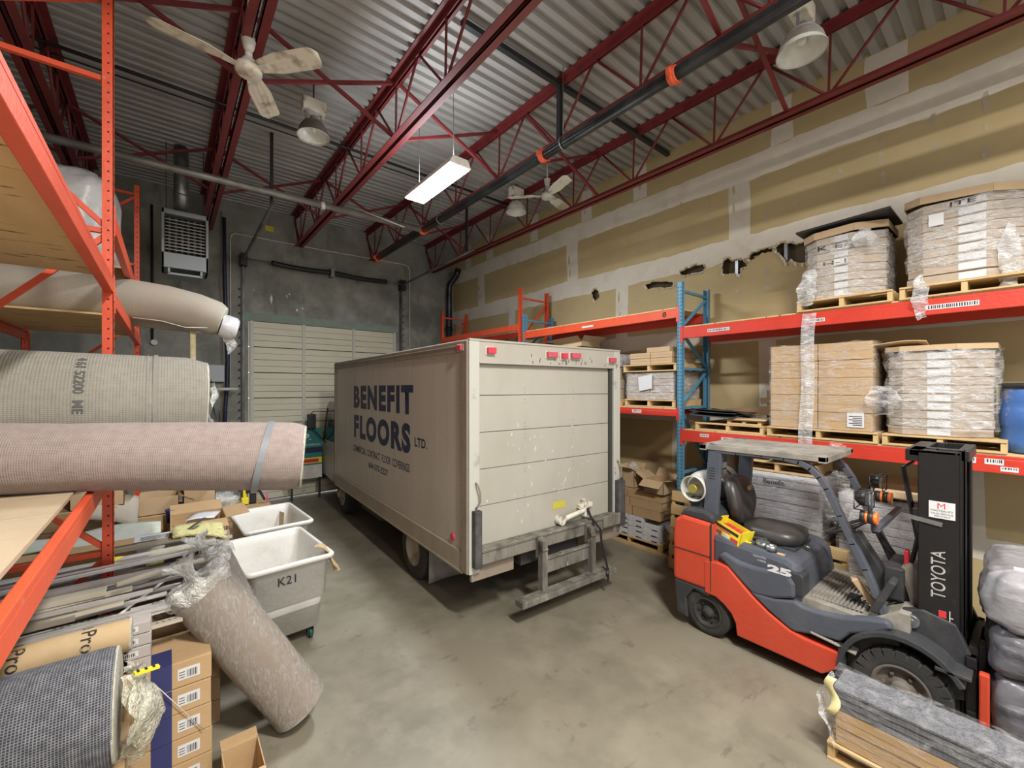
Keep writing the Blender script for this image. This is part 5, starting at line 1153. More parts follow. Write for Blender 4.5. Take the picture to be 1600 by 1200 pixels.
def openbox(x0, x1, y0, y1, z0, z1, label, m=m_card2, flaps=((0, .5), (1, .8), (2, -.4), (3, .6)), lab=False, group=None, th=.006, rz=0):
    t = empty('open_carton', ((x0+x1)/2, (y0+y1)/2, z0), rz, label, 'carton', group)
    a, b = (x1-x0)/2, (y1-y0)/2; h = z1-z0
    mb = MB(); mb.box((-a, -b, 0), (a, b, th)); mb.box((-a, -b, 0), (-a+th, b, h)); mb.box((a-th, -b, 0), (a, b, h)); mb.box((-a, -b, 0), (a, -b+th, h)); mb.box((-a, b-th, 0), (a, b, h)); mb.build('carton_body', m, t)
    fl = min(a, b)*.9
    for k, g in flaps:
        mb = MB(); dx, dz = math.cos(g)*fl, math.sin(g)*fl
        q = [[(-a, -b, h), (-a, b, h), (-a-dx, b, h+dz), (-a-dx, -b, h+dz)], [(a, -b, h), (a, b, h), (a+dx, b, h+dz), (a+dx, -b, h+dz)], [(-a, -b, h), (a, -b, h), (a, -b-dx, h+dz), (-a, -b-dx, h+dz)], [(-a, b, h), (a, b, h), (a, b+dx, h+dz), (-a, b+dx, h+dz)]][k]
        mb.add(q, [(0, 1, 2, 3)]); mb.build('flap', m, t, solid=.005, fix=False)
    if lab: mb = MB(); mb.box((-a-.002, -b*.5, h*.3), (-a-.0005, b*.1, h*.75)); mb.build('paper_label', m_label, t)
    return t
openbox(5.70, 6.05, 3.44, 3.78, .875, 1.08, 'open carton with spread flaps on top of the brown cartons right of the truck', flaps=((0, -.6), (1, .9), (2, .2), (3, .5)), lab=True)
openbox(5.78, 6.05, 4.0, 4.22, .875, 1.16, 'narrow open carton holding clear plastic, right of the truck')
tag(rag('plastic_bag', lambda u, v: (5.92+.11*math.cos(u*6.28)*math.sin(v*3.1), 4.11+.10*math.sin(u*6.28)*math.sin(v*3.1), 1.19+.07*math.cos(v*3.1)), m_bag, 16, 8, .04, 4, og=(5.92, 4.11, 1.1)), 'puff of clear plastic sticking out of the narrow open carton', 'plastic bag')
one('blue_pack', mat('blue_pack', (.22, .45, .72), .4), 'light blue flat pack on the cartons at the truck edge', 'pack', lambda m: m.box((5.85, 4.28, .875), (6.2, 4.45, .93)), origin=(6, 4.3, .9))
one('timber_strip', m_pallet, 'long timber strip lying on the floor in front of the pallet, right of the truck', 'timber', lambda m: m.bar((5.70, 4.75, .02), (5.62, 3.2, .02), .04, .04), origin=(5.66, 4, 0))
# pallet standing on edge against the blue upright
t = pallet(0, 1.05, 0, .95, 0, 'wooden pallet standing on its edge against the blue upright, behind the gas tank', h=.12)
t.location = (5.33, 2.20, 0); t.rotation_euler = (0, -math.radians(84), 0); t.location.x = 5.455
one('white_roll', m_white, 'white sheet roll leaning under the lower shelf by the blue upright', 'roll', lambda m: m.cyl((5.95, 2.62, .05), (6.1, 2.72, 1.72), .13), origin=(6, 2.7, 0))
one('black_tube', m_dark, 'black tube leaning under the lower shelf by the blue upright', 'tube', lambda m: m.cyl((5.75, 2.95, .04), (5.75, 2.60, 1.72), .022), origin=(5.75, 2.9, 0))
one('rolled_cardboard', m_card2, 'short roll of brown paper beside the white roll under the shelf', 'roll', lambda m: m.cyl((5.72, 2.60, .02), (5.78, 2.66, 1.25), .08), origin=(5.72, 2.6, 0))
# floor of the near bay
m_ws = multi('white_wrapped', (.62, .61, .62), [((.42, .40, .40), 5, .5, .68, (1,1,9), .7), ((.80, .80, .82), 4, .5, .7, (1,1,6), .8)], rough=.35, bump=.2, bscale=14)
def slabs(x0, x1, y0, y1, z, n, th, where, group, seed):
    rr = random.Random(seed)
    for i in range(n):
        d = rr.uniform(-.01, .01)
        one('flat_pack', m_ws, 'flat white pack, %s, %s' % (ordn(i, n), where), 'pack', lambda m: m.box((x0+d, y0+rr.uniform(0, .01), z+i*th+.001), (x1, y1-rr.uniform(0, .01), z+(i+1)*th-.003)), group, .006, origin=(x0, y0, z+i*th))
pallet(5.52, 6.3, 1.42, 2.22, 0, 'floor pallet behind the forklift seat', h=.12)
cstack(5.56, 6.28, 1.45, 2.2, .122, 3, 2, .16, m_card, 'floor pallet behind forklift seat', 'cartons on the floor behind the forklift', 21)
pallet(5.52, 6.3, 1.42, 2.22, .61, 'pallet carrying the white wrapped packs behind the forklift seat', h=.12)
slabs(5.56, 6.28, 1.45, 2.20, .732, 9, .083, 'pile behind forklift seat', 'white packs behind the forklift seat', 3)
sq = [(5.56, 1.45), (5.56, 2.2), (6.28, 2.2), (6.28, 1.45)]
wrap(sq, .74, 1.47, 'shiny clear wrap around the white pile behind the forklift seat', 31, .02)
o = scrawl('Benefit', 2.02, 1.34, 1.80, 1.40, 5.535, ''); r_ = [q for q in C.objects if q.get('label') == 'flat white pack, %s, pile behind forklift seat' % ORD[7]][0]
for v in o.data.vertices: v.co -= r_.location
o.parent = r_
pallet(5.55, 6.2, 1.50, 2.28, 1.482, 'empty pallet on top of the white wrapped pile behind the forklift seat', h=.12)
one('cardboard_sheet', m_card2, 'folded cardboard lying on the empty pallet behind the forklift seat', 'cardboard', lambda m: m.grid(lambda u, v: Vector((5.50+.5*u, 1.55+.42*v, 1.62+.05*math.sin(v*3.1)*(1-u))), 6, 8), origin=(5.8, 1.8, 1.6), solid=.006, fix=False)
pallet(5.52, 6.3, .42, 1.33, 0, 'floor pallet behind the forklift mast', h=.12)
slabs(5.56, 6.28, .46, 1.30, .122, 14, .088, 'pile behind forklift mast', 'white packs behind the forklift mast', 4)
sq = [(5.56, .46), (5.56, 1.30), (6.28, 1.30), (6.28, .46)]
wrap(sq, .14, 1.36, 'clear wrap around the white pile behind the forklift mast', 33, .03)
openbox(5.62, 5.98, .62, 1.0, 1.362, 1.46, 'shallow open carton on the white pile behind the forklift mast', flaps=((0, -.3), (1, .4), (2, .1)))
t = pallet(0, .80, 0, .9, 0, 'pallet standing on edge between the forklift and the white pile', h=.11)
t.location = (5.42, 1.18, 0); t.rotation_euler = (0, -math.radians(86), 0)
tail(1310, 735, 5.4, .22, .55, 17, 'sheet of clear film hanging down behind the forklift guard', m=m_film)
tail(1312, 690, 5.42, .14, .14, 18, 'small scrap of clear film caught on the red beam above the forklift guard', m=m_film)

# black wrapped load on the forks
m_bw = multi('grey_film_load', (.16, .16, .18), [((.05, .05, .06), 4, .45, .62, (1,1,2), .8), ((.42, .42, .45), 5, .56, .7, (1,.5,2.5), .8)], rough=.28, bump=.4, bscale=9)
m_bw2 = multi('pale_film_load', (.36, .36, .38), [((.20, .20, .22), 3, .45, .62, (1,1,2), .8), ((.55, .55, .58), 5, .56, .7, (1,.5,2.5), .8)], rough=.25, bump=.3, bscale=9)
def lump(cx, cy, cz, ax_, ay, az, e, seed, amp):
    def f(u, v):
        a = 2*PI*u; b = PI*(v-.5); s = lambda q, k: math.copysign(abs(q)**k, q)
        p = Vector((ax_*s(math.cos(b), e)*s(math.cos(a), e), ay*s(math.cos(b), e)*s(math.sin(a), e), az*s(math.sin(b), e)))
        return Vector((cx, cy, cz))+p*(1+amp*noise.noise(p*5+Vector((seed, 0, 0)))+amp*.5*noise.noise(p*13+Vector((seed, 4, 0))))
    return f
for (c_, s_, e_, sd, lab) in (((4.76, -.26, .34), (.54, .46, .235), .35, 1, 'lower grey film-wrapped bundle on the forks'), ((4.76, -.26, .72), (.53, .46, .175), .4, 2, 'middle grey film-wrapped bundle on the forks'), ((4.76, -.24, 1.06), (.53, .46, .19), .35, 3, 'top grey wrapped bundle on the forks with a STOP notice')):
    o = one('wrapped_bundle', m_bw if sd < 3 else m_bw2, lab, 'bundle', lambda m: m.grid(lump(*c_, *s_, e_, sd, .09), 56, 28), 'film-wrapped bundles on the forks', origin=c_, fix=False)
    if sd == 3:
        mb = MB(); mb.add([(4.33, .07, 1.235), (4.33, -.27, 1.235), (4.47, -.27, 1.262), (4.47, .07, 1.262)], [(0, 1, 2, 3)]); part(mb, 'paper_notice', m_label, o, solid=.002, fix=False)
        a = Vector((4.345, .05, 1.241)); R1 = Vector((-.015, -.30, 0)).normalized(); U1 = Vector((.14, 0, .027)).normalized()
        for sx_, of, si in (('STOP', 0, .05), ('TO CHECK LOAD', -.04, .018)):
            tt = text(sx_, si, a+U1*(.05+of)-Vector(o.location)+R1*.03+R1.cross(U1)*.004, R1, U1, m_ink, o, ext=0)
pallet(4.22, 5.36, -.78, .14, .10, 'dark pallet on the forks under the grey bundles', h=.10) if False else None
# wrapped carpet tiles at the bottom right
m_tile = weave('tile_grey', (.15, .155, .17), (.06, .06, .07), 160, 160)
m_tile = multi('carpet_tile', (.15, .155, .17), [((.08, .08, .09), 60, .45, .6, (1,1,4), .8), ((.22, .22, .24), 90, .55, .65, (1,1,1), .6)], rough=.95, bump=.3, bscale=120)
pallet(3.42, 3.74, -.45, .86, 0, 'pallet under the wrapped carpet planks at the bottom right', h=.12, boards=3)
cstack(3.44, 3.71, -.42, .82, .122, 2, 2, .118, m_card, 'under carpet planks, bottom right', 'cartons under the carpet tiles', 40)
for k in range(10):
    z = .360+k*.0135
    one('carpet_tile_pack', m_tile, 'grey carpet plank, %s of the bottom-right pile' % ordn(k, 10), 'carpet tile', lambda m: m.box((3.43+.002*(k % 3), -.44, z), (3.72, .83-.003*(k % 2), z+.0125)), 'grey carpet planks', origin=(3.5, .2, z))
sq = [(3.42, -.45), (3.42, .84), (3.73, .84), (3.73, -.45)]
wrap(sq, .10, .505, 'crinkled clear wrap around the carpet planks at the bottom right', 41, .03, film('film_tiles', .0, .20), out=.014)
tag(rag('loose_film', lambda u, v: (3.40+.12*u, .86+.03*math.sin(v*4), .52-.42*v), m_filmd, 6, 20, .05, 23, og=(3.4, .86, .3)), 'crumpled edge of clear film at the left end of the carpet planks', 'plastic film', 'loose ends of stretch film')
one('yellow_band', mat('yellow_tape', (.75, .68, .35), .5), 'pale yellow tape on the left corner of the carpet planks', 'tape', lambda m: m.grid(lambda u, v: Vector((3.40-.01*math.sin(v*9), .80+.05*u+.02*math.sin(v*7), .57-.24*v)), 2, 10), origin=(3.4, .83, .45), solid=.002, fix=False)
# teal banner by the garage door
bn = empty('teal_sign', onY(490, 720, 10.2), 0, 'teal advertising sign standing at the garage door in front of the truck cab', 'sign')
a, b = onY(452, 760, 10.2), onY(503, 668, 10.2)
m_tealp = mat('teal_print', (.02, .20, .20), .5)
mb = MB(); mb.box((a.x, 10.2, .45), (b.x, 10.22, b.z)); part(mb, 'board', m_tealp, bn)
mb = MB(); q = onY(475, 700, 10.2); mb.box((a.x, 10.196, q.z-.12), (b.x, 10.2, q.z+.0)); part(mb, 'dark_stripe', m_navy, bn)
mb = MB(); q = onY(475, 716, 10.2); mb.box((a.x, 10.196, q.z-.13), (b.x, 10.2, q.z)); mb.box((a.x, 10.194, q.z-.11), (a.x+.6, 10.2, q.z-.03), 1); part(mb, 'photo_stripe', [m_yel, m_red2], bn)
mb = MB(); mb.box((a.x, 10.196, .45), (b.x, 10.2, .75)); part(mb, 'pale_stripe', m_white, bn)
for x in (a.x+.05, b.x-.05): mb = MB(); mb.box((x-.02, 10.19, 0), (x+.02, 10.24, .46)); part(mb, 'stand_leg', m_dark, bn)
q = onY(472, 688, 10.19); o = text('IP.', .19, q, (1, 0, 0), (0, 0, 1), m_label, off=.006, ext=.001); o.parent = bn; o.data.transform(Matrix.Translation(-bn.location))
q = onY(476, 697, 10.19); o = text('Installation S', .075, q, (1, 0, 0), (0, 0, 1), m_label, ext=.001); o.parent = bn; o.data.transform(Matrix.Translation(-bn.location))
# ---------------------------------------------------------------- left rack (aisle side looks towards +X)
LX0, LX1 = -.30, -1.40
m_ply2 = multi('weathered_plywood', (.52, .42, .29), [((.42, .33, .21), 2.2, .42, .7, (1,.25,1), .8), ((.30, .25, .19), 5, .55, .75, (1,4,1), .6)], rough=.8)
bz = [.2, 1.3, 2.4, 3.6, 4.68, 5.3]
upright('rack_upright', LX0, LX1, .45, 5.45, m_orange, 'orange rack upright beside the camera at the near end of the left rack', 'left rack uprights', s=-1, braces=bz, pitch=.07)
upright('rack_upright', LX0, LX1, 4.18, 5.45, m_orange, 'tall orange slotted rack upright in the left foreground, carpet rolls passing in front', 'left rack uprights', s=-1, braces=bz, pitch=.07)
upright('rack_upright', LX0, LX1, 7.9, 5.3, m_orange, 'farther orange rack upright behind the big left one, near the heater', 'left rack uprights', s=-1, braces=[.2, 1.3, 2.4, 3.4, 4.2, 5.18], pitch=.07)
beam('rack_beam', LX0, .49, 4.14, 3.264, .105, m_orange, 'orange beam slanting down from the top left corner, holding a plywood shelf', s=-1, depth=.05)
beam('rack_beam', LX1, .49, 4.14, 3.264, .105, m_orange, 'rear beam of the high plywood shelf on the left', depth=.05)
beam('rack_beam', LX0, .49, 4.14, 1.93, .105, m_orange, 'orange beam at lower left carrying the pink carpet roll', s=-1, depth=.05)
beam('rack_beam', LX1, .49, 4.14, 1.93, .105, m_orange, 'rear beam of the lower left shelf', depth=.05)
beam('rack_beam', LX0, 4.22, 7.86, 3.19, .11, m_orange, 'orange beam beyond the left upright under the beige roll', s=-1, depth=.05)
beam('rack_beam', LX1, 4.22, 7.86, 3.19, .11, m_orange, 'rear beam under the beige carpet roll', depth=.05)
beam('rack_beam', LX0, 4.22, 7.86, 3.77, .13, m_orange, 'higher orange beam beyond the left upright, under white wrapped goods', s=-1, depth=.05)
beam('rack_beam', LX1, 4.22, 7.86, 3.77, .13, m_orange, 'rear beam under the white wrapped goods', depth=.05)
for x0, x1, y0, y1, z, lab in ((-1.38, -.37, .5, 2.3, 3.266, 'near plywood sheet of the high left shelf, seen from below'), (-1.38, -.37, 2.31, 4.1, 3.266, 'far plywood sheet of the high left shelf, seen from below'),
        (-1.38, -.37, .5, 2.6, 1.932, 'near weathered plywood sheet of the lower left shelf'), (-1.38, -.37, 2.61, 4.1, 1.932, 'weathered plywood sheet under the pink carpet roll'),
        (-1.42, -.33, 5.72, 7.8, 3.192, 'brown board under the beige carpet roll'), (-1.42, -.33, 6.2, 7.84, 3.772, 'board under the white wrapped goods')):
    one('shelf_board', m_ply if z > 2.5 else m_ply2, lab, 'board', lambda m: m.box((x0, y0, z), (x1, y1, z+.018)), origin=((x0+x1)/2, (y0+y1)/2, z))
m_wp = multi('white_plastic', (.66, .66, .66), [((.42, .42, .44), 4, .45, .65, (1,1,1), .8)], rough=.3, bump=.4, bscale=8)
one('wrapped_bundle', m_wp, 'big white plastic-wrapped bundle high on the far left rack', 'bundle', lambda m: m.grid(lump(-.92, 7.0, 4.35, .46, .66, .55, .4, 9, .1), 40, 20), origin=(-.92, 7.0, 3.8), fix=False)

m_r1 = weave('beige_backing', (.42, .375, .305), (.36, .31, .245), 160, 160, k=.5)
m_r2 = weave('grey_backing', (.30, .285, .245), (.15, .142, .12), 95, 70, k=.75)
m_r3 = weave('pink_backing', (.37, .305, .285), (.17, .135, .125), 130, 110, k=.75)
m_r4 = weave('mesh_backing', (.03, .032, .045), (.28, .285, .30), 92, 92, k=.95)
m_kraft = multi('kraft_paper', (.50, .36, .20), [((.42, .29, .15), 4, .45, .7, (1,1,1), .6)], rough=.75)
m_rend = multi('roll_edge', (.52, .50, .42), [((.30, .28, .22), 30, .45, .65, (1,1,1), .7)], rough=.95)
m_rtan = weave('tan_backing', (.29, .245, .20), (.18, .15, .12), 240, 240, k=.6)
def cw(x, z, k): return Vector((C_*x+S_*z, -S_*x+C_*z, H+k))
# roll resting across the lower beam
P3 = [cw(-2.22+.9*t, 2.245+.44*t, k) for t, k in ((-.8, -.345), (-.4, -.352), (-.1, -.366), (.1, -.372), (.4, -.392), (.7, -.414), (.92, -.430), (.99, -.436))]
r3 = carpet_roll('carpet_roll', P3, [.176, .179, .181, .184, .197, .207, .214, .196], m_r3, m_rend, 'pinkish carpet roll, jute backing out, lying across the orange beam', group=None, sag=.04)
r2 = carpet_roll('carpet_roll', [(-1.28, 3.72, H-.15), (-.6, 3.72, H-.148), (.10, 3.72, H-.15), (.20, 3.72, H-.155)], [.365, .365, .362, .335], m_r2, m_rend, 'thick grey carpet roll with printed numbers, above the pinkish roll', cmat=m_wp)
r1 = carpet_roll('carpet_roll', [(-1.55, 6.12, 3.43), (-.9, 6.1, 3.43), (-.3, 6.08, 3.425), (.0, 6.06, 3.40), (.25, 6.04, 3.35), (.44, 6.02, 3.29), (.50, 6.01, 3.27)], [.215, .215, .213, .212, .21, .20, .165], m_r1, m_rend, 'long beige carpet roll sticking out past the left upright, its tip drooping')
mb = MB(); mb.lathe([(.13, -.02), (.14, .03), (.135, .12), (.11, .15), (.03, .155), (.0001, .14)], Vector((.50, 6.0, 3.21))-r1.location, Vector((1, 0, -.25)), n=24); mb.build('plastic_end', m_wp, r1, fix=False)
tag(rag('plastic_tail', lambda u, v: (.50+.10*u+.05*v, 5.98, 3.12-.24*v*(1-.5*u)), m_bag, 6, 10, .04, 61, og=(.5, 6, 3.1)), 'torn plastic tail hanging from the tip of the beige roll', 'plastic film')
one('foam_strip', mat('foam_yellow', (.66, .60, .36), .8, col2=(.55, .5, .3), scale=14), 'pale yellow foam strip hanging behind the big grey roll', 'foam', lambda m: m.grid(lambda u, v: onY(297+u*9, 515+v*60, 6.1), 3, 10), origin=onY(300, 540, 6.1), solid=.01, fix=False)
one('carpet_offcut', m_r1, 'second beige carpet end resting under the long beige roll', 'carpet roll', lambda m: m.cyl((-.9, 6.42, 3.32), (.33, 6.42, 3.24), .10, n=24), origin=(-.3, 6.4, 3.3))
one('string', m_white, 'thin pale string trailing from the rack to the beige roll', 'string', lambda m: m.tube([(-.28, 5.8, 3.20), (-.05, 5.82, 3.19), (.15, 5.83, 3.14), (.35, 5.88, 3.16)], .004, 5), origin=(0, 5.8, 3.2))
tag(rag('plastic_film', lambda u, v: (.22+.05*math.sin(u*3.1), 3.86-.22*u+.05*v, 2.50-.36*v), m_bag, 12, 18, .05, 91, og=(.22, 3.8, 2.3)), 'crumpled film sticking out of the end of the thick grey roll', 'plastic film')
# tape band and print
def ring(root, a, b, r, w_, m, name, n=36, skew=0):
    a, b = Vector(a), Vector(b); d = (b-a).normalized(); x = d.cross(Vector((0, 0, 1))).normalized(); y = x.cross(d); mb = MB()
    def f(u, v):
        t = 2*PI*u; return a-root.location+d*(w_*(v-.5)+skew*math.sin(t))+x*(math.cos(t)*r)+y*(math.sin(t)*r)
    mb.grid(f, n, 1); mb.build(name, m, root, fix=False)
ring(r3, P3[5].lerp(P3[6], .35), P3[-1], .2175, .035, mat('grey_tape', (.22, .24, .26), .4), 'tape_band', skew=.03)
ring(r2, (-.06, 3.72, H-.149), (.2, 3.72, H-.15), .3695, .022, mat('grey_yarn', (.24, .23, .21), .9), 'dark_stripe')
ring(r2, (-.10, 3.72, H-.149), (.2, 3.72, H-.15), .3695, .004, mat('grey_yarn_thin', (.24, .23, .21), .9), 'thin_stripe')
def roll_text(s, root, a, b, r, size, phi0, m, vdir=1, along=False):
    a, b = Vector(a), Vector(b); d = (b-a).normalized(); x = d.cross(Vector((0, 0, 1))).normalized(); y = Vector((0, 0, 1)); y = x.cross(d)
    o = text(s, size, (0, 0, 0), (1, 0, 0), (0, 1, 0), m, ext=0, off=.001)
    for v in o.data.vertices:
        u, w_ = (v.co.x, v.co.y)
        if along: t = phi0+w_/r*vdir; sh = u
        else: t = phi0-u/r*vdir; sh = w_
        v.co = a-root.location+d*sh+x*(math.cos(t)*r)+y*(math.sin(t)*r)
    o.parent = root; return o
m_print = mat('grey_ink', (.10, .10, .10), .9)
# camera-side of the roll is where x = d cross up points towards the camera
roll_text('4 61 52200  ME', r2, (-.41, 3.72, H-.148), (.2, 3.72, H-.15), .3695, .062, math.radians(62), m_print, 1)
# weighty things below: stacks of cartons
def stack(x0, x1, y0, y1, z, rows, th, where, group, m=m_card, stripe=False, labels=True, seed=0):
    rr = random.Random(seed)
    for i in range(rows):
        d = rr.uniform(-.006, .006); zz = z+i*th
        t = empty('carton', (x0, y0, zz), 0, 'carton, %s of %s' % (ordn(i, rows), where), 'carton', group)
        mb = MB(); mb.box((x0, y0+d, zz+.002), (x1+d, y1, zz+th-.002)); part(mb, 'carton_body', m, t, bevel=.005)
        if stripe: mb = MB(); mb.box((x0+(x1-x0)*.55, y0+d-.001, zz+.003), (x0+(x1-x0)*.70, y0+d, zz+th-.001)); mb.box((x0+(x1-x0)*.55, y0+d, zz+th-.002), (x0+(x1-x0)*.70, y0+d+.2, zz+th-.001)) if i == rows-1 else None; part(mb, 'blue_stripe', mat('stripe_blue', (.03, .035, .13), .6), t)
        if labels:
            mb = MB(); a = x1-.17; mb.box((a, y0+d-.0015, zz+th*.28), (a+.11, y0+d-.0003, zz+th*.72))
            for k in range(7): mb.box((a+.045+.008*k, y0+d-.002, zz+th*.34), (a+.048+.008*k+.001*(k % 3), y0+d-.0015, zz+th*.62), 1)
            for k in range(3): mb.box((a+.006, y0+d-.002, zz+th*(.36+.1*k)), (a+.035, y0+d-.0015, zz+th*(.39+.1*k)), 1)
            part(mb, 'paper_label', [m_label, m_ink], t)
stack(-.44, .218, 3.31, 3.72, 0, 5, .158, 'the blue-striped stack beside the leaning roll', 'blue-striped cartons at lower left', stripe=True)
stack(-1.2, -.16, 2.72, 3.22, 0, 4, .152, 'the stack under the dark mesh roll', 'cartons under the mesh roll', seed=2)
stack(-1.2, -.48, 3.31, 3.70, 0, 6, .163, 'the hidden stack behind the mesh roll', 'cartons behind the mesh roll', seed=3)
one('carton', m_card, 'flat carton lying on the blue-striped stack under the kraft paper roll', 'carton', lambda m: m.box((-.46, 3.26, .792), (-.20, 3.55, .975)), bevel=.005, origin=(-.4, 3.3, .8))
stack(-.185, -.075, 3.36, 3.62, .792, 4, .072, 'the little labelled pile behind the kraft roll end', 'small labelled cartons', m=mat('grey_box', (.42, .38, .36), .6), seed=4)
stack(-1.35, -.42, 3.78, 4.10, 0, 5, .175, 'the stack under the metal trims, before the upright', 'cartons under the trims', labels=False, seed=5)
stack(-.22, .30, 3.80, 4.20, 0, 5, .17, 'the stack under the trim ends, right of the upright', 'cartons under the trim ends', labels=False, m=m_cardd, seed=6)
stack(-1.35, -.45, 4.30, 4.95, 0, 5, .21, 'the stack behind the left upright', 'cartons behind the upright', labels=False, seed=7)
stack(-.38, .30, 4.35, 4.95, 0, 5, .21, 'the stack left of the near white bin', 'cartons left of the near bin', labels=False, seed=8)
stack(-.9, -.05, 5.15, 5.70, 0, 6, .18, 'the stack under the green underlay', 'cartons under the underlay', seed=9)
stack(.0, .50, 5.30, 5.85, 0, 6, .165, 'the stack left of the far white bin', 'cartons left of the far bin', seed=10)
stack(-1.2, -.4, 5.95, 6.6, 0, 7, .18, 'the back stack left of the far bin', 'cartons at the back left', seed=12)
stack(-.3, .45, 6.05, 6.7, 0, 6, .18, 'the back stack behind the far bin', 'cartons behind the far bin', seed=13)
stack(.35, 1.2, 7.1, 7.7, 0, 5, .15, 'the low stack behind the far bin', 'low cartons behind the far bin', seed=14)
openbox(.02, .48, 5.32, 5.80, .992, 1.12, 'shallow open carton holding a white sheet, left of the far white bin', flaps=((1, .1), (2, -.15), (3, .3)), m=m_card)
one('paper_sheet', m_label, 'white paper sheet lying in the shallow open carton by the far bin', 'paper', lambda m: m.grid(lambda u, v: Vector((.12+.26*u+.08*v, 5.42+.26*v, 1.125+.01*math.sin(u*4))), 4, 4), origin=(.25, 5.5, 1.12), solid=.002, fix=False)
openbox(-.75, -.35, 5.98, 6.4, 1.262, 1.42, 'open carton at the back of the left rack pile', flaps=((0, .6), (1, .2), (3, .8)))
openbox(-.25, .1, 6.08, 6.5, 1.082, 1.27, 'carton with a white label at the back, left of the clear bag', flaps=((1, -.5),), lab=True)
openbox(.14, .44, 6.1, 6.5, 1.082, 1.36, 'tall narrow open carton beside the blue tub', flaps=((1, .9), (2, .5)), m=m_card2)
one('blue_tub', mat('tub_blue', (.03, .035, .16), .4), 'small dark blue tub between the back cartons', 'tub', lambda m: m.lathe([(.0001, 0), (.055, 0), (.06, .12), (.064, .125), (.064, .14), (.0001, .14)], (.04, 5.95, 1.01), n=20) or m.cyl((.04, 5.95, .0), (.04, 5.95, 1.01), .05), origin=(.04, 5.95, 0))
one('plastic_bag', m_bag, 'crumpled clear bag lying on the low cartons behind the far bin', 'plastic bag', lambda m: (m.grid(lump(.55, 7.35, .86, .24, .2, .11, .8, 21, .5), 30, 16), m.grid(lump(.60, 7.4, .85, .18, .14, .09, .8, 25, .6), 26, 14)), origin=(.55, 7.35, .76), fix=False)
t = empty('hand_tool', (.95, 7.35, .76), 0, 'yellow and black hand tool standing on cartons behind the far bin', 'tool')
mb = MB(); mb.box((.84, 7.30, .76), (.93, 7.40, .86)); mb.bar((.885, 7.35, .86), (.885, 7.35, 1.0), .05, .05); part(mb, 'tool_body', m_yel, t, bevel=.01)
mb = MB(); mb.bar((.90, 7.34, .95), (1.08, 7.30, .97), .06, .07); mb.bar((1.06, 7.3, .96), (1.13, 7.25, .80), .03, .03); mb.box((.95, 7.31, .76), (1.03, 7.39, .93)); part(mb, 'black_grip', m_dark, t, bevel=.008)
one('pink_ribbon', mat('pink', (.75, .05, .28), .6), 'short pink ribbon beside the yellow tool', 'ribbon', lambda m: m.grid(lambda u, v: Vector((1.15+.02*u, 7.25, .90-.13*v)), 1, 6), origin=(1.15, 7.25, .8), solid=.003, fix=False)
m_foam = multi('foam_pad', (.62, .58, .28), [((.35, .36, .12), 34, .5, .62, (1,1,1), .7), ((.74, .72, .45), 18, .55, .7, (1,1,1), .6)], rough=.95, bump=.5, bscale=60)
one('foam_pad', m_foam, 'yellow speckled foam pad lying on the metal trims', 'foam', lambda m: (m.grid(lambda u, v: Vector((.03+.36*u, 4.40+.42*v-.1*u, 1.27-.05*u*u+.02*math.sin(v*5+u*3))), 8, 8), m.grid(lambda u, v: Vector((-.12+.30*u, 4.05+.36*v, 1.20+.015*math.sin(v*6))), 6, 6)), origin=(.2, 4.5, 1.15), solid=.02, fix=False)
one('underlay_sheet', mat('pale_green_foam', (.55, .62, .50), .8, col2=(.66, .66, .60), scale=9), 'pale green foam underlay spread behind the left upright', 'underlay', lambda m: m.grid(lambda u, v: Vector((-1.0+.95*u, 5.0+.5*v, 1.16+.02*math.sin(u*7+v*3))), 14, 6), origin=(-.5, 5.3, 1.09), solid=.015, fix=False)
one('carpet_sample', m_r1, 'brown carpet sample draped over the back cartons left of the open carton', 'carpet', lambda m: m.grid(lambda u, v: Vector((-.72+.48*u, 5.86+.35*v-.1*u, 1.20+.24*v-.14*u*u)), 6, 6), origin=(-.5, 6, 1.2), solid=.012, fix=False)
t = empty('long_carton', (-1.2, 4.7, 1.0), 0, 'long brown carton with a printed white label behind the left upright', 'carton')
mb = MB(); mb.box((-1.2, 4.70, 1.055), (.20, 4.88, 1.19)); part(mb, 'carton_body', m_card, t, bevel=.004)
mb = MB(); mb.box((-.20, 4.69, 1.07), (.16, 4.699, 1.18)); mb.box((-.22, 4.70, 1.191), (.16, 4.87, 1.193)); [mb.box((-.18, 4.72+.03*k, 1.193), (.09 if k % 2 else .04, 4.73+.03*k, 1.1945), 1) for k in range(4)]; part(mb, 'printed_label', [m_label, m_ink], t)
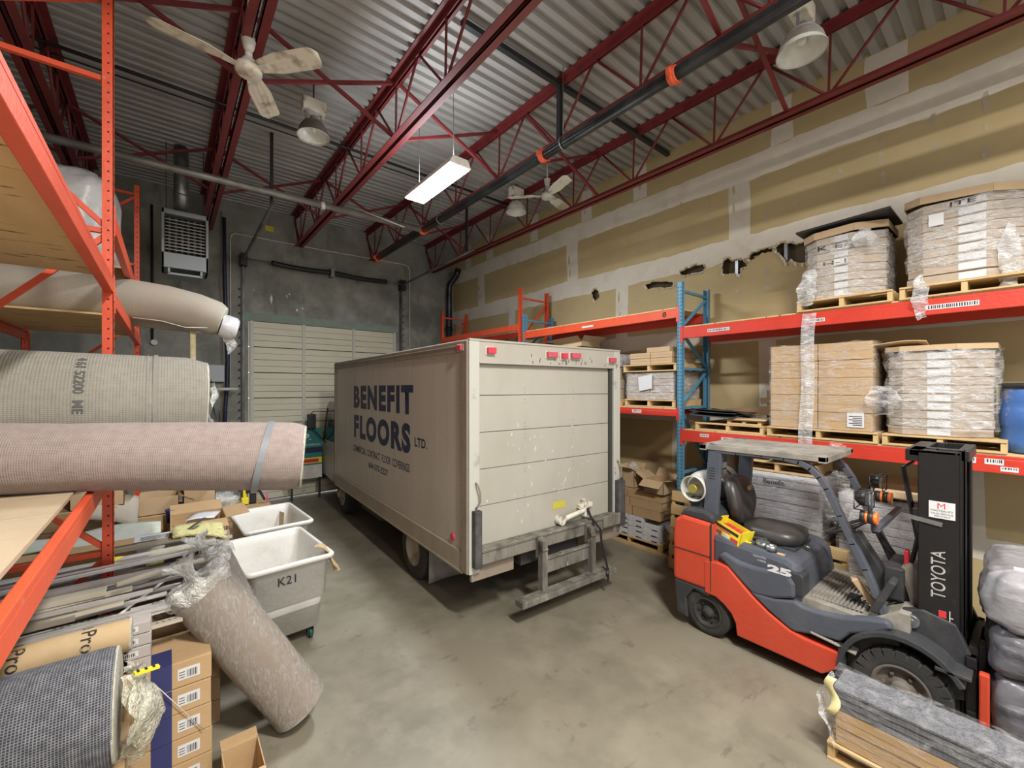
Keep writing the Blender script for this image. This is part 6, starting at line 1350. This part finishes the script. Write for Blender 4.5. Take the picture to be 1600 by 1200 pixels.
# metal trims
m_tr = [mat('trim_silver', (.82, .82, .83), .28, .35, col2=(.62, .62, .62), scale=5), mat('trim_satin', (.55, .54, .52), .35, .35), mat('trim_bronze', (.30, .27, .22), .45, .3), mat('trim_beige', (.48, .44, .36), .5), mat('trim_mauve', (.42, .39, .38), .45, .15)]
rr = random.Random(11)
for k in range(52):
    y = 3.50+1.10*k/51+rr.uniform(-.02, .02)
    if 4.09 < y < 4.27: y = 4.08 if k % 2 else 4.28
    z = .99+.05*(k % 5)+(.06 if y > 3.9 else 0)*rr.random(); x1 = rr.uniform(-.22, .10)+.34*min(1, max(0, (y-3.7)/.6)); x0 = -1.55+rr.uniform(0, .25)
    yaw = rr.uniform(-.03, .03) if not 3.98 < y < 4.4 else 0; w_ = rr.choice([.018, .025, .032, .045, .06]); m_ = rr.choice(m_tr+[m_tr[0], m_tr[0], m_tr[1]])
    a = Vector((x0, y+yaw, z-.02)); b = Vector((x1, y-yaw, z+rr.uniform(-.01, .03)))
    def f(m):
        m.bar(a, b, w_, .004); m.bar(a+Vector((0, -w_/2, -.008)), b+Vector((0, -w_/2, -.008)), .003, .018)
        m.bar(a+Vector((0, w_/2, -.006)), b+Vector((0, w_/2, -.006)), .003, .012)
        if k % 5 == 0:
            for j in range(14): m.bar(b-(b-a).normalized()*(.03+.03*j)+Vector((0, 0, .003)), b-(b-a).normalized()*(.045+.03*j)+Vector((0, 0, .003)), .006, .001, 1)
    one('metal_trim', [m_, m_hole], 'long thin metal floor trim lying in the heap under the left rack', 'trim', f, 'metal trims heaped under the left rack', origin=a)
for k, (y, z, x1, w_, mi, lab) in enumerate(((3.66, 1.20, -.30, .10, 3, 'wide ribbed beige stair nosing on the trim heap'), (3.45, 1.02, -.22, .07, 4, 'mauve grey vinyl strip nearest the kraft roll'), (3.78, 1.22, .02, .06, 4, 'long mauve grey strip reaching past the upright'), (3.52, 1.14, -.42, .09, 2, 'wide bronze stair nosing on the trim heap'))):
    def f(m):
        m.box((-1.5, y, z), (x1, y+w_, z+.006)); m.box((-1.5, y, z-.02), (x1, y+.004, z))
        for j in range(int(w_/.012)): m.box((-1.49, y+.003+.012*j, z+.006), (x1-.002, y+.009+.012*j, z+.0085))
    one('stair_nosing', m_tr[mi], lab, 'trim', f, origin=(-.9, y, z))
one('white_tube', m_white, 'white plastic tube lying over the trims, pointing at the bins', 'tube', lambda m: m.cyl((-.32, 3.55, 1.02), (.02, 3.9, 1.13), .008), origin=(-.3, 3.6, 1.05))
one('rope_roll', m_r1, 'thin rolled carpet strip on the near edge of the trims', 'carpet roll', lambda m: m.tube([(-.25, 3.60, 1.25), (-.1, 3.66, 1.25), (.05, 3.72, 1.24), (.2, 3.78, 1.23)], [.016, .02, .018, .02], 10), origin=(0, 3.7, 1.2))
one('black_clip', m_dark, 'black plastic bracket lying on the trim ends', 'bracket', lambda m: (m.bar((-.02, 4.02, 1.20), (.20, 4.06, 1.21), .025, .02), m.bar((.10, 4.04, 1.215), (.18, 4.07, 1.235), .03, .012)), origin=(.1, 4, 1.2))
one('upright_guard', m_yel, 'yellow plastic guard lying against the left upright', 'guard', lambda m: m.lathe([(.0001, .05), (.05, .045), (.085, .02), (.09, 0)], (-.30, 4.31, 1.16), n=20), origin=(-.3, 4.31, 1.16), fix=False)
one('perforated_strip', m_galv, 'short perforated metal strip by the yellow foam pad', 'strip', lambda m: (m.bar((.10, 4.52, 1.25), (.26, 4.7, 1.31), .03, .004), [m.bar(Vector((.10, 4.52, 1.252)).lerp(Vector((.26, 4.7, 1.312)), .08+.12*j), Vector((.10, 4.52, 1.252)).lerp(Vector((.26, 4.7, 1.312)), .12+.12*j), .012, .002) for j in range(7)]), origin=(.1, 4.5, 1.2))
# kraft paper roll and dark mesh roll
kr = carpet_roll('paper_roll', [(-1.5, 3.27, 1.065), (-.8, 3.27, 1.065), (-.165, 3.27, 1.065)], .088, m_kraft, m_rend, 'brown kraft paper roll with black print, lying above the mesh roll', 'paper roll', core=.03)
for sx_, of in (('Interio', -.72), ('ite Pro', -.62), ('ite Pro', -.36), ('14.', -.21)):
    o = roll_text(sx_, kr, (of, 3.27, 1.065), (0, 3.27, 1.065), .0892, .085 if of < -.3 else .04, math.radians(150), m_ink, 1)
mr_ = carpet_roll('carpet_roll', [(-1.5, 2.93, .885), (-.8, 2.93, .885), (-.24, 2.93, .885), (-.20, 2.93, .885)], [.272, .272, .272, .262], m_r4, m_rend, 'dark blue carpet roll with white mesh backing at the lower left corner')
m_milk = film('milky_plastic', .5, .95, (.72, .70, .56), 9, (1, 1, 1))
def crumple(sd):
    def f(u, v):
        w_ = .07+.15*math.sin(PI*min(1, v*1.25)); p = Vector((-.18+.08*math.sin(v*PI)*(1-.3*sd/3)+.03*sd*math.sin(u*PI), 2.93+(u-.5)*2*w_, 1.07-.42*v-.03*sd))
        q = p*9+Vector((sd*5, 0, 0)); return p+Vector((.035, .03, .03))*1.0*0+noise.noise_vector(q)*.045+noise.noise_vector(q*2.5)*.018
    return f
one('plastic_bag', m_milk, 'milky plastic bag stuffed in the end of the dark mesh roll', 'plastic bag', lambda m: [m.grid(crumple(sd), 16, 22) for sd in (1, 2, 3)], origin=(-.15, 2.93, .9), fix=False)
one('yellow_sticker', [m_yel, m_ink], 'yellow printed tape on the milky plastic bag', 'tape', lambda m: (m.bar((-.13, 2.83, 1.05), (-.035, 2.86, 1.035), .03, .012), [m.bar((-.12+.03*k, 2.833+.01*k, 1.052-.005*k), (-.112+.03*k, 2.835+.01*k, 1.05-.005*k), .02, .018, 1) for k in range(3)]), origin=(-.1, 2.85, 1.04))
one('string', m_white, 'thin white cord running down over the blue-striped cartons', 'string', lambda m: m.tube([onY(240, 1068, 3.27), onY(275, 1100, 3.28), onY(318, 1140, 3.29)], .0025, 5), origin=onY(240, 1068, 3.27))
# leaning wrapped rolls
def leaning(base, top, r, label, seed):
    base, top = Vector(base), Vector(top); n = 8
    d = top-base
    t = carpet_roll('carpet_roll', [base+d*(i/n) for i in range(n+1)], [r*(1+.02*math.sin(i*1.3+seed)) for i in range(n+1)], m_rtan, m_rend, label, group='leaning wrapped carpet rolls', core=.08)
    q = d.normalized(); x = q.cross(Vector((0, 1, 0))).normalized(); y = x.cross(q); mb = MB(); rnd = random.Random(seed)
    def f(u, v):
        a = 2*PI*u; R = r*1.03+.006*noise.noise((math.cos(a)*3, math.sin(a)*3, v*16+seed))
        return base-t.location+q*(d.length*v)+x*(R*math.cos(a))+y*(R*math.sin(a))
    mb.grid(f, 48, 40); mb.build('film_sleeve', film('film_sleeve', .0, .30, sc=16, stretch=(2.2, 1, .7)), t, fix=False)
    mb = MB()
    def g(u, v):
        a = 2*PI*u; R = r*(1.05, 1.12, 1.0, .75, .5, .25, .16, .3, .55)[int(round(v*8))]*(1+.16*noise.noise((math.cos(a)*2.5, math.sin(a)*2.5, v*5+seed))+.10*math.sin(a*9+seed)*(v > .3))
        h = (-.06, .0, .04, .05, .03, .03, .09, .16, .20)[int(round(v*8))]+.05*noise.noise((math.cos(a)*3, math.sin(a)*3, v*3+seed))
        return base-t.location+q*(d.length+h)+x*(R*math.cos(a))+y*(R*math.sin(a))
    mb.grid(g, 60, 8); mb.build('gathered_plastic', m_bag, t, fix=False)
leaning((.76, 3.42, .03+.10), (.16, 3.60, 1.14), .185, 'front carpet roll in clear plastic leaning on the blue-striped cartons', 3)
leaning((.66, 3.80, .03+.08), (.24, 4.03, 1.16), .155, 'rear carpet roll in clear plastic leaning beside the near white bin', 5)
openbox(.26, .46, 2.92, 3.2, 0, .20, 'small open brown carton on the floor at the bottom edge', flaps=((3, .1), (2, -.6)), m=m_card)
# white tub bins on casters
m_bin = multi('bin_plastic', (.68, .67, .63), [((.52, .50, .44), 4, .5, .72, (1,1,1), .7), ((.30, .27, .22), 14, .66, .74, (1,1,.4), .6)], rough=.45)
def bin_(cx, cy, rz, lx, ly, label):
    t = empty('rolling_bin', (cx, cy, 0), rz, label, 'bin', 'white rolling bins')
    def rrect(a, b, r, z, n=5):
        out = []
        for sx_, sy_, a0 in ((1, 1, 0), (-1, 1, 90), (-1, -1, 180), (1, -1, 270)):
            for k in range(n+1):
                q = math.radians(a0+90*k/n); out.append(((a-r)*sx_+r*math.cos(q), (b-r)*sy_+r*math.sin(q), z))
        return out
    a, b = lx/2, ly/2; rings = []
    for sa, z in ((.76, .14), (.83, .44), (.885, .452), (.93, .80), (.985, .81), (1.04, .825), (1.045, .85), (1.02, .865), (.97, .862), (.955, .85), (.90, .78), (.85, .45), (.73, .17)): rings.append(rrect(a*sa+(.0 if sa > .9 else .0), b*sa, .06, z))
    mb = MB(); n = len(rings[0]); vs = [p for r in rings for p in r]
    fs = [(i*n+k, i*n+(k+1) % n, (i+1)*n+(k+1) % n, (i+1)*n+k) for i in range(len(rings)-1) for k in range(n)]
    fs += [tuple(range(n))[::-1], tuple(range((len(rings)-1)*n, len(rings)*n))]
    mb.add(vs, fs, 0, True); mb.build('tub', m_bin, t, bevel=0)
    mb = MB()
    for s in (-1, 1):
        for e in (-1, 1): mb.box((s*a*.93-.02*(1 if s > 0 else -1)-.01, e*.13-.04, .852), (s*a*.93+.03, e*.13+.04, .872)) if False else None
    for sx_ in (-1, 1):
        for sy_ in (-1, 1):
            w2 = MB(); X, Y = sx_*a*.58, sy_*b*.62
            w2.cyl((X-.016, Y, .05), (X+.016, Y, .05), .05, n=20); w2.box((X-.028, Y-.03, .04), (X-.02, Y+.03, .13)); w2.box((X+.02, Y-.03, .04), (X+.028, Y+.03, .13)); w2.box((X-.045, Y-.045, .125), (X+.045, Y+.045, .14)); w2.build('caster', mat('caster_green', (.02, .06, .06), .5), t)
    w2 = MB(); w2.box((-a*.62, -b*.66, .138), (a*.62, b*.66, .16)); w2.build('base_board', m_cardd, t)
    return t
B1 = bin_(.86, 4.84, math.radians(4), .74, 1.06, 'near white rolling bin with a black scrawl on its end')
B2 = bin_(1.0, 6.08, math.radians(3), .72, 1.04, 'far white rolling bin behind the near one')
o = text('K21', .11, (0, 0, 0), (1, 0, 0), (0, 0, 1), m_ink, off=-.0); o.data.transform(Matrix.Translation((-.12, -.494, .66))); o.parent = B1; o.name = 'scrawl'
tag(rag('kraft_scrap', lambda u, v: (1.12+.20*v+.02*math.sin(u*9), 4.33+.14*u+.02*math.sin(v*7), .93-.32*max(0, v-.35)*1.3), m_kraft, 8, 14, .035, 81, og=(1.2, 4.4, .87)), 'crumpled brown paper hanging over the corner of the near bin', 'paper')
one('carton_scraps', m_card, 'scrap of cardboard inside the near white bin', 'cardboard', lambda m: (m.bar((.9, 4.6, .18), (1.0, 4.5, .52), .18, .006), m.bar((.85, 4.9, .18), (.95, 5.1, .45), .12, .006)), origin=(.9, 4.7, .2))
one('carton_scraps', m_card2, 'cardboard standing inside the far white bin', 'cardboard', lambda m: (m.bar((1.15, 6.3, .18), (1.2, 6.4, .80), .3, .006, up=(1, 0, 0)), m.bar((1.1, 6.0, .18), (1.2, 5.9, .6), .2, .006)), origin=(1.1, 6.2, .2))
